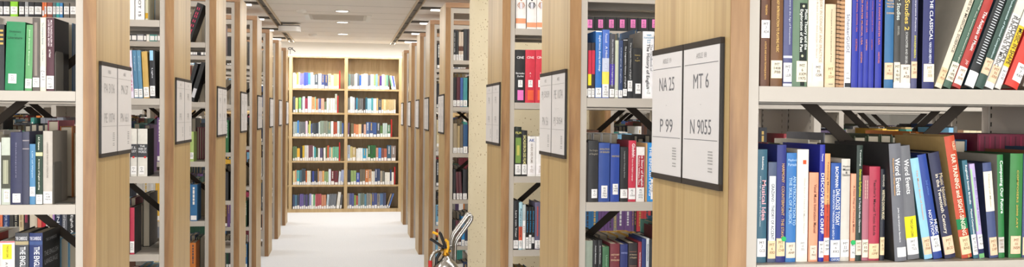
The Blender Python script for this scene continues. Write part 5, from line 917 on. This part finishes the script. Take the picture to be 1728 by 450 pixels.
def plain_book(mb, x, y, z, w, h, d, c, lab, T=None, back=False, fancy=False, rg=None):
    """smaller repeat: rounded-block book with tag; mb may hold one book or the uncountable rest"""
    mS = cover(c); pg = pages_mat()
    if T is None: T = Matrix.Translation((x, y, z))
    if back: T = T @ Matrix.Translation((w, 0, 0)) @ Matrix.Rotation(pi, 4, 'Z')
    t = min(.0025, w*.2)
    mb.box(0, t, 0, d, 0, h, mS, T); mb.box(w-t, w, 0, d, 0, h, mS, T); mb.box(t, w-t, 0, .004, 0, h, mS, T)
    mb.box(t, w-t, .004, d-.004, .003, h-.004, pg, T)
    if lab:
        mb.box(w*.08, w*.92, -.0006, 0, lab[0], lab[1], LABM, T)
    if fancy and rg:
        ink = pm(rg.choice(['c8a860', 'e8e4dc', 'd8d8d8', 'b09050', '40404a']))
        z_ = h*.45; 
        while z_ < h*.92:
            l = rg.uniform(.006, .022); mb.box(w*.36, w*.62, -.0005, 0, z_, min(z_+l, h*.95), ink, T); z_ += l+.004
# build order: every shelf gives a list of candidates, the photo's biggest ones become objects of their own
STUFF = MB()
SHELFN = {-1: 'top shelf', 0: 'shelf above eye level', 1: 'shelf below eye level', 2: 'fourth shelf down', 3: 'fifth shelf down', 4: 'bottom shelf'}
LVN = {-1: 'top shelf', 0: 'second shelf', 1: 'third shelf', 2: 'fourth shelf', 3: 'fifth shelf', 4: 'bottom shelf'}
def nth(i):
    base = ['first', 'second', 'third', 'fourth', 'fifth', 'sixth', 'seventh', 'eighth', 'ninth', 'tenth']
    return base[i] if i < 10 else ('%dth' % (i+1) if not (i+1) % 100 in (21, 31, 22, 32, 23, 33) else '%d%s' % (i+1, {1: 'st', 2: 'nd', 3: 'rd'}[(i+1) % 10]))
def rackname(s, r): return '%s %s rack' % (ORD[(r-1) if s == 'R' else (r-2)], 'right' if s == 'R' else 'left')
def vis(key, i):
    if VIS is None: return 'i'
    v = VIS.get(key, ''); return v[i] if i < len(v) else '.'
IDS = []
def size_word(w, h):
    return 'thick' if w > .04 else ('slim' if w < .016 else ('tall' if h > .25 else ('short' if h < .195 else 'medium')))
CAND = [] if VIS is None else None
KEEP = {('R', 1), ('R', 2), ('L', 2), ('L', 3), ('R', 3)}
def emit_shelf(key, s, r, lv, bay, back, items, zs, yf, hero):
    xo = (lambda i: items[i]['x']) if hero else (lambda i: items[i][0])
    seen = sorted([i for i in range(len(items)) if vis(key, i) in 'is'], key=xo)
    for i, e in enumerate(items):
        v = vis(key, i)
        if CAND is not None and not hero: CAND.append((key, i, e, zs, yf, back)); continue
        if v == '.' and (s == 'F' or back or bay or not (s, r) in KEEP): continue
        pos = seen.index(i) if i in seen else 0
        nsee = len(seen)
        if v in 'i':
            if hero:
                o = make_book(e, key, i, zs, yf, True)
            else:
                mb = MB(); x, w, h, d, c, lean, lab = e
                T = None
                plain_book(mb, 0, 0, 0, w, h, d, c, lab, None, back, True, random.Random(key+str(i)))
                o = mb.build('book'); th = RD(lean)
                o.location = (x, yf, zs+(w*sin(th) if th > 0 else 0)+.0003); o.rotation_euler = (0, th, 0)
            c = e['c'] if hero else e[4]; w = e['w'] if hero else e[1]; h = e['h'] if hero else e[2]
            shn = LVN[lv]
            if s == 'F':
                lab = '%s %s book, %s from left, %s, %s of far oak bookcase' % (size_word(w, h+.03), cname(c), nth(pos), LVN[lv], bay)
                grp = 'books on the far oak bookcase'
            else:
                rn = rackname(s, r); grp = 'books on the %s' % rn
                if hero and e.get('s'): e['s'] = e['s'].replace(' spine', ' book', 1); lab = '%s, %s of %s' % (e['s'], shn, rn)
                elif back: lab = '%s book, rear side of %s, %s, %s from left' % (cname(c), rn, shn, nth(pos))
                elif bay: lab = '%s book, bay %s of %s, %s, %s from left' % (cname(c), ['one', 'two', 'three', 'four', 'five'][bay], rn, shn, nth(pos))
                else: lab = '%s %s book, %s from left, %s of %s' % (size_word(w, h), cname(c), nth(pos), shn, rn)
            ws = lab.split()
            if len(ws) > 16: lab = ' '.join(ws[:16]) if not hero else (e['s'] + ', ' + rn) ; lab = ' '.join(lab.split()[:16])
            med = hero and 'media' in e.get('s', '')
            if med: lab = 'black media case with pink tag, %s from left on the top shelf of third right rack' % nth(pos); lab = lab.replace(' on the top shelf of', ', top shelf,')
            tag(o, lab, 'media case' if med else 'book', grp if not med else 'black media cases')
            IDS.append((o.name, key, i))
        else:
            if hero:
                w, h = e['w'], e['h']; th = RD(e.get('lean', 0)); T = Matrix.Translation((e['x'], yf+e.get('in', .012), zs+(w*sin(th) if th > 0 else 0)+.0003)) @ Matrix.Rotation(th, 4, 'Y')
                plain_book(STUFF, 0, 0, 0, w, h, min(.18, h*.7), e['c'], (.006, .03), T)
            else:
                x, w, h, d, c, lean, lab = e; th = RD(lean)
                T = Matrix.Translation((x, yf, zs+(w*sin(th) if th > 0 else 0)+.0003)) @ Matrix.Rotation(th, 4, 'Y')
                plain_book(STUFF, 0, 0, 0, w, h, d, c, lab, T, back)
HCOV = {}
def generic(key, x0, x1, hmax=.27, dense=1., pal=None, small=False):
    rg = random.Random(key); out = []; x = x0; pal = pal or PAL
    run = 0; c = rg.choice(pal); hh = rg.uniform(.19, .25)
    while True:
        if run <= 0:
            run = rg.choice([1, 1, 1, 1, 2, 3, 4]); c = rg.choice(pal); hh = rg.uniform(.185, min(.262, hmax)); ww = rg.uniform(.012, .038)
        w = ww*rg.uniform(.92, 1.08) if run > 1 else rg.uniform(.012, .04); run -= 1
        if x+w > x1: break
        h = hh+rg.uniform(-.004, .004)
        lab = (.006, .032) if rg.random() < .85 else None
        out.append([x, w-.0012, h, min(.19, h*.72), c, 0, lab]); x += w
    if rg.random() < .5 and len(out) > 6:                         # the last few lean over
        k = rg.randint(1, 3); g = rg.uniform(.02, .05)
        for q in range(k):
            e = out[-1-q]
    return out
for (s, r) in sorted(BAYS):
    sg = 1 if s == 'R' else -1; A = rackA(s, r); Y = rackY(s, r)
    for lv in range(-1, 5):
        if (s, r) == ('R', 1) and lv > 2: continue
        zs = lev(lv) if lv < 4 else .10
        for bay in range(BAYS[(s, r)]):
            a = A+TW+GS+bay*(BAY+DIV); xa, xb = (a, a+BAY) if sg > 0 else (-a-BAY, -a)
            for back in (0, 1):
                key = '%s%d%s%d%s' % (s, r, 'b' if back else 'f', lv, 'abcde'[bay])
                hk = '%s%df%d' % (s, r, lv)
                rg = random.Random(key+'m')
                if not back and bay == 0 and hk in DATA:
                    its = DATA[hk]
                    for e in its:
                        if e['x'] < xa+.0012: e['w'] -= xa+.0012-e['x']; e['x'] = xa+.0012
                        if e['x']+e['w'] > xb-.0012: e['w'] = xb-.0012-e['x']
                    emit_shelf(key, s, r, lv, bay, 0, its, zs, Y, True)
                    # the remaining, unseen stretch of the shelf
                    if sg > 0:
                        e0 = max(e['x']+e['w'] for e in its); g = generic(key+'r', max(e0+(.11 if (s, r, lv) == ('R', 1, 0) else .02), xa), xb-.02) if e0 < xb-.06 else []
                    else:
                        e0 = min(e['x'] for e in its); g = [q for q in generic(key+'r', xa+.01, e0-.004)]
                    emit_shelf(key+'r', s, r, lv, bay, 0, g, zs, Y+.012, False)
                    continue
                yf = Y+.012+rg.uniform(0, .012) if not back else Y+RD_-.014
                m0 = rg.uniform(.004, .03); m1 = rg.uniform(.01, .2)
                if sg > 0: g = generic(key, xa+.004, xb-m1)
                else: g = generic(key, xa+m1*.3, xb-rg.choice([.004, .03, .07]))
                if (s, r, back, bay) == ('R', 3, 1, 0): g = g[:2] if lv == 1 else []
                if key == 'R2b1a':
                    for q_, e_ in enumerate(g): e_[4] = ['f0eeec', '1d1f22', '202226'][0 if q_ < 7 else 1 + q_ % 2]; e_[2] = .226 if q_ < 7 else e_[2]
                if (s, r, lv, back) == ('R', 1, 1, 1): g = [q for q in g if q[0]+q[1] < 1.44]
                emit_shelf(key, s, r, lv, bay, back, g, zs, yf, False)
BAYN = {'a': 'left middle bay', 'b': 'right middle bay'}
for k in range(6):
    for q in 'ab':
        its = [[e[0]+.0004, e[1]-.0006, e[2], .17, e[3], e[4] if len(e) > 4 else 0, (.003, .003+.035+.008*((i*7) % 3))] for i, e in enumerate(DATA['F%d%s' % (k, q)])]
        lo = FX[2]+.0255 if q == 'a' else FX[3]+.0255
        for e in its:
            if e[0] < lo: e[1] -= lo-e[0]; e[0] = lo
            if e[0]+e[1] > lo+.743: e[1] = lo+.743-e[0]
        its = [e for e in its if e[1] > .006]
        emit_shelf('F%d%s' % (k, q), 'F', 0, k-1, BAYN[q], False, its, FL[k], YB+.012, False)
    for q, (xa, xb) in {'c': (FX[1]+.03, FX[2]-.03), 'd': (FX[4]+.03, FX[5]-.03)}.items():
        g = generic('F%d%s' % (k, q), xa, xb, .25, 1, ['eceae6', 'e8e4dc', 'd8c8a0', '506080', '7a8a70', 'c8c4bc', '2a3a5a', 'b0b8c0', 'e0c890'])
        emit_shelf('F%d%s' % (k, q), 'F', 0, k-1, {'c': 'left outer bay', 'd': 'right outer bay'}[q], False, g, FL[k], YB+.012, False)
if STUFF.v:
    tag(STUFF.build('more_books'), 'further rows of books filling the deeper shelves of every rack', 'books', None, 'stuff')
# ------------------------------------------------------------------ bookends
def bookend(x, y, z, h, d, m, label, grp, face=1):
    mb = MB(); r = .012; pts = [(0, 0), (d, 0), (d, h-r)] + [(d-r+r*cos(a), h-r+r*sin(a)) for a in (pi/6, pi/3, pi/2)] + [(r+r*cos(a), h-r+r*sin(a)) for a in (pi/2, 2*pi/3, 5*pi/6, pi)]
    T = Matrix(((0, 0, 1, 0), (1, 0, 0, 0), (0, 1, 0, 0), (0, 0, 0, 1)))
    mb.prism(pts, 0, .0012, m, T); mb.box(-.05 if face > 0 else 0, 0 if face > 0 else .05, .01, d-.01, 0, .0012, m)
    o = mb.build('bookend'); o.location = (x, y, z+.0004); tag(o, label, 'bookend', grp); return o
def end_x(k): e = DATA[k][-1]; return (e['x']+e['w']) if isinstance(e, dict) else e[0]+e[1]
def bend_plate(x, y, z, w, h, label):
    mb = MB(); r = .01; pts = [(0, 0), (w, 0), (w, h-r), (w-r*.4, h-r*.3), (w-r, h), (r, h), (r*.4, h-r*.3), (0, h-r)]
    T = Matrix(((1, 0, 0, 0), (0, 0, -1, 0), (0, 1, 0, 0), (0, 0, 0, 1)))
    mb.prism(pts, -.0015, 0, BENDM, T); mb.box(0, w, -.0, .1, 0, .0012, BENDM)
    o = mb.build('bookend'); o.location = (x, y, z+.0004); tag(o, label, 'bookend', 'grey steel bookends')
Y2 = rackY('L', 2)
for k, lv, h, w in (('L2f0', 0, .124, .022), ('L2f1', 1, .130, .022)):
    x = end_x(k)
    bookend(x+.002, Y2+.016, lev(lv), h, .085, BENDM, 'grey steel bookend closing the %s of the nearest left rack' % LVN[lv], 'grey steel bookends', -1)
REDM = plain('red_bookend', 'b8231c', .4)
for k, q, hh in ((0, 'a', .2), (1, 'a', .19), (2, 'b', .2), (3, 'a', .205), (4, 'b', .2)):
    e = DATA['F%d%s' % (k, q)][-1]; x = e[0]+e[1]+.004
    mb = MB(); hh *= 1.32
    mb.prism([(0, 0), (.16, 0), (.16, hh*.86), (.02, hh), (0, hh)], 0, .018, REDM, Matrix(((0, 0, 1, 0), (1, 0, 0, 0), (0, 1, 0, 0), (0, 0, 0, 1))))
    o = mb.build('bookend'); o.location = (x, YB+.01, FL[k]+.0004)
    tag(o, 'red bookend at the end of the %s, %s bay, far oak bookcase' % (LVN[k-1], 'left' if q == 'a' else 'right'), 'bookend', 'red bookends in the far bookcase')
# maroon box file on the rear side of the nearest right rack
mb = MB(); MAR = cover('6a1230'); mb.box(0, .15, 0, .2, 0, .255, MAR)
for i in range(11): mb.box(.004+i*.0135, .004+i*.0135+.003, -.0006, 0, .004, .25, cover('4a1024' if i % 2 else '8c1a40'))
mb.box(.15, .158, .0, .2, 0, .253, cover('40382e'))
o = mb.build('box_file'); o.location = (1.447, rackY('R', 1)+RD_/2+.015, lev(1)+.0004)
tag(o, 'maroon box file standing on the rear side of the nearest right rack', 'box')
# ------------------------------------------------------------------ ceiling fittings
CHM = plain('channel_metal', '57524b', .5); TRIMM = plain('channel_trim', 'd8c8ae', .5)
for sg, nm in ((-1, 'left'), (1, 'right')):
    mb = MB(); x = .638 if sg > 0 else -.800
    w = .052
    # trough: two thin flanges and a dark recessed bed hung just under the planks
    mb.box(x, x+w, -1.5, 13.95, HCEIL-.012, HCEIL-.0005, CHM)
    mb.box(x-.008, x, -1.5, 13.95, HCEIL-.03, HCEIL-.0005, TRIMM); mb.box(x+w, x+w+.008, -1.5, 13.95, HCEIL-.03, HCEIL-.0005, TRIMM)
    yy = -1
    o = mb.build('lighting_channel', None); tag(o, 'long dark lighting channel under the ceiling over the %s rack ends' % nm, 'lighting channel', 'lighting channels')
    yy = -1.2; pm_ = MB()
    while yy < 13.8: pm_.box(x+.001, x+w-.001, yy, yy+.02, HCEIL-.02, HCEIL-.0125, plain('channel_rib', '6c675e', .4)); yy += .66
    pm_.build('channel_rib', o)
    for i in range(2, 11):
        yc = rackY('R', 1)+RD_+.12+(i-2)*PT*1.035
        if yc > 13.6: continue
        x0, x1 = (x+w+.008, 3.9) if sg > 0 else (-3.9, x-.008)
        root = empty('linear_lamp', ((x0+x1)/2, yc, HCEIL)); oo = tuple(root.location)
        tag(root, 'linear ceiling lamp over the %s cross aisle on the %s' % (nth(i-2), nm), 'lamp', 'linear lamps over the cross aisles')
        mb = MB(); mb.box(x0, x1, yc-.03, yc+.03, HCEIL-.022, HCEIL-.0005, CHM); mb.build('lamp_housing', root, oo)
        lx0, lx1 = (.81, 3.8) if sg > 0 else (-3.8, -.885)
        mb = MB(); mb.box(lx0, lx1, yc-.024, yc+.024, HCEIL-.034, HCEIL-.0225, LED); mb.build('lamp_diffuser', root, oo)
        l = area('lamp_light', ((lx0+lx1)/2, yc, HCEIL-.036), abs(lx1-lx0), .06, BAR_W); l.parent = root; l.location = ((lx0+lx1)/2-oo[0], 0, -.036)
for i, yc in enumerate((2.0, 3.8, 5.6, 7.6, 9.72, 10.9, 12.5)):
    root = empty('downlight', (-.045, yc, HCEIL)); oo = tuple(root.location)
    tag(root, 'round recessed downlight over the aisle, %s from the viewer' % nth(i), 'lamp', 'recessed downlights')
    mb = MB(); mb.lathe([(.062, -.0005), (.075, -.001), (.08, -.004), (.062, -.005), (.062, -.0005)], (-.045, yc, HCEIL), WHITE); mb.build('trim_ring', root, oo)
    mb = MB(); mb.cyl((-.045, yc, HCEIL-.001), (-.045, yc, HCEIL-.004), .061, LED, 28); mb.build('lamp_diffuser', root, oo)
    l = area('lamp_light', (0, 0, 0), .12, .12, AISLE_W/3); l.parent = root; l.location = (0, 0, -.01)
# added unseen corridor light under the ceiling, then strip lamp wash on the bulkhead
area('corridor_fill_light', (0, YB-.3, HCEIL-.02), 3.4, .2, END_W)
area('cove_light', (0, YB+.1, 2.36), 4.6, .1, 3, (pi/2, 0, 0))
# air vent grille
mb = MB(); GRL = plain('grille_grey', 'd2cbc0', .5); root = empty('air_vent', (-.03, 10.35, HCEIL)); oo = tuple(root.location)
tag(root, 'long flat slatted air vent set in the ceiling between two downlights', 'air vent')
mb.box(-.39, .21, 10.10, 10.62, HCEIL-.006, HCEIL-.0005, GRL); mb.build('vent_bed', root, oo)
mb = MB()
for i in range(12): mb.box(-.36, .18, 10.12+i*.042, 10.135+i*.042, HCEIL-.011, HCEIL-.006, plain('grille_slat', 'cfc8be', .5))
mb.build('vent_slats', root, oo)
for q in (-.44, .21): mb = MB(); mb.box(q, q+.05, 10.06, 10.66, HCEIL-.014, HCEIL-.0005, plain('vent_end', 'f2efe6', .4)); mb.build('end_cap', root, oo)
for i, (x, y) in enumerate(((-.45, 9.75), (-.44, 12.65))):
    mb = MB(); mb.lathe([(.0, -.03), (.03, -.03), (.05, -.018), (.055, -.0005)], (0, 0, 0), WHITE); o = mb.build('smoke_detector'); o.location = (x, y, HCEIL)
    tag(o, '%s small white smoke detector on the ceiling' % ('nearer' if i == 0 else 'farther'), 'smoke detector', 'smoke detectors')
# rounded projector-like unit hanging by the left channel
root = empty('wireless_unit', (-.65, 11.2, HCEIL)); oo = tuple(root.location); tag(root, 'rounded white ceiling unit with black top beside the left lighting channel', 'ceiling unit')
mb = MB(); 
def rrect(w, d, r, n=5): return [(cx+r*cos(a), cy+r*sin(a)) for cx, cy, a0 in ((w/2-r, d/2-r, 0), (-w/2+r, d/2-r, pi/2), (-w/2+r, -d/2+r, pi), (w/2-r, -d/2+r, 3*pi/2)) for a in [a0+pi/2*k/n for k in range(n+1)]]
mb.prism([(x-.65, y+11.2) for x, y in rrect(.25, .24, .07)], HCEIL-.098, HCEIL-.04, plain('unit_shell', 'e6e2dc', .4), None, True); mb.build('shell', root, oo)
mb = MB(); mb.prism([(x-.65, y+11.2) for x, y in rrect(.235, .22, .06)], HCEIL-.04, HCEIL-.031, plain('unit_mount', '2a2826', .5)); mb.build('mount', root, oo)
mb = MB(); mb.tube([(-.80+.03*cos(a), YB-.02+0*a, 2.37+.02*sin(a)+.004*a) for a in [q*.5 for q in range(0, 14)]], .006, plain('hook_black', '2a2622', .4), 8); mb.tube([(-.77, YB-.02, 2.372), (-.745, YB-.02, 2.355), (-.73, YB-.02, 2.34)], .007, plain('hook_black', '2a2622', .4), 8)
mb.cyl((-.80, YB-.02, 2.2885), (-.80, YB-.02, 2.362), .004, plain('hook_black', '2a2622', .4))
o = mb.build('cable_hook'); tag(o, 'small curled black cable hook above the left corner of the oak bookcase', 'hook')
# ------------------------------------------------------------------ fire extinguisher and its chrome stand
CHR = plain('chrome', 'b4b2ae', .24, 1.0); BRS = plain('brass', 'b8862c', .3, .9); BLK = plain('black_plastic', '17171a', .35); YEL = plain('yellow_tag', 'f0b418', .4); REDP = plain('red_label', 'c81e24', .4)
ex, ey = .545, 5.12
root = empty('fire_extinguisher', (ex, ey, 0)); oo = tuple(root.location)
tag(root, 'chrome fire extinguisher with brass neck and yellow pin beside the column', 'fire extinguisher')
mb = MB(); mb.lathe([(.0, .03), (.07, .03), (.083, .045), (.085, .07), (.085, .54), (.083, .57), (.074, .602), (.058, .628), (.038, .648), (.024, .66), (.020, .672), (0, .672)], (ex, ey, 0), CHR, 40); mb.build('cylinder', root, oo)
mb = MB(); mb.lathe([(.0, .673), (.020, .673), (.021, .680), (.016, .684), (.014, .70), (.010, .712), (.0, .712)], (ex, ey, 0), BRS, 20); mb.cyl((ex-.012, ey, .697), (ex+.028, ey, .695), .006, BRS, 12); mb.build('valve', root, oo)
mb = MB(); mb.tube([(ex+.02, ey, .70), (ex-.02, ey, .72), (ex-.07, ey, .755), (ex-.088, ey, .765)], .008, BLK, 8); mb.build('carry_handle', root, oo)
mb = MB(); mb.tube([(ex, ey, .705), (ex-.015, ey, .75), (ex-.03, ey, .79), (ex-.04, ey, .80)], .009, BLK, 8); mb.build('squeeze_lever', root, oo)
mb = MB(); mb.tube([(ex-.045, ey-.01, .79), (ex-.075, ey-.01, .802)], .007, YEL, 8); mb.tube([(ex+.004, ey-.016, .69), (ex+.012, ey-.016, .72), (ex+.008, ey-.016, .75), (ex-.006, ey-.016, .762)], .007, YEL, 8); mb.build('safety_pin', root, oo)
mb = MB(); mb.tube([(ex-.03, ey, .69), (ex-.05, ey-.01, .66), (ex-.058, ey-.015, .58), (ex-.07, ey-.03, .45), (ex-.06, ey-.06, .32)], .0085, BLK, 10); mb.build('hose', root, oo)
mb = MB(); mb.lathe([(.0862, .30), (.0862, .44)], (ex, ey, 0), REDP, 40); mb.build('body_label', root, oo)
root = empty('extinguisher_stand', (ex+.02, ey+.02, 0)); oo = tuple(root.location)
tag(root, 'chrome tubular stand with slanted loop handle holding the fire extinguisher', 'stand')
def arc3(p, q, r_, n=5): return [tuple(Vector(p).lerp(Vector(q), i/n)) for i in range(n+1)]
ys = ey+.05
mb = MB()
# slanted loop handle: two parallel tubes joined by round bends at the top
for off in (0,):
    L = [(ex+.035, ys, .02), (ex+.035, ys, .70), (ex+.038, ys, .745), (ex+.05, ys, .78), (ex+.118, ys, .87), (ex+.130, ys, .885), (ex+.142, ys, .888), (ex+.15, ys, .878), (ex+.148, ys, .862), (ex+.138, ys, .845), (ex+.07, ys, .752), (ex+.06, ys, .73), (ex+.058, ys, .70), (ex+.058, ys, .02)]
    P_ = [Vector(q) for q in L]
    mb.tube(L, .0085, CHR, 12)
    L2 = [(a+.012, b_+.05, c_) for a, b_, c_ in L]
mb.tube([(a, b_+.05, c_+.004) for a, b_, c_ in L], .0085, CHR, 12)
mb.build('loop_handle', root, oo)
mb = MB()
mb.tube([(ex-.088, ey-.02, .02), (ex-.088, ey-.02, .64), (ex-.084, ey-.02, .668), (ex-.068, ey-.018, .69), (ex-.04, ey-.01, .70), (ex-.0, ey+.03, .71), (ex+.036, ys, .715)], .0095, CHR, 12)
mb.build('front_tube', root, oo)
mb = MB(); mb.cyl((ex-.088, ey-.02, .615), (ex-.088, ey-.02, .65), .0105, REDP, 14); mb.build('red_sleeve', root, oo)
mb = MB()
mb.tube([(ex-.088, ey-.02, .02), (ex-.06, ey-.09, .012), (ex+.06, ey-.09, .012), (ex+.12, ey, .012), (ex+.11, ey+.12, .012), (ex, ey+.13, .012), (ex-.088, ey+.06, .012)], .0085, CHR, 10, True)
mb.lathe([(0, .02), (.09, .02), (.092, .028), (0, .028)], (ex, ey, 0), CHR, 30)
mb.build('base_ring', root, oo)
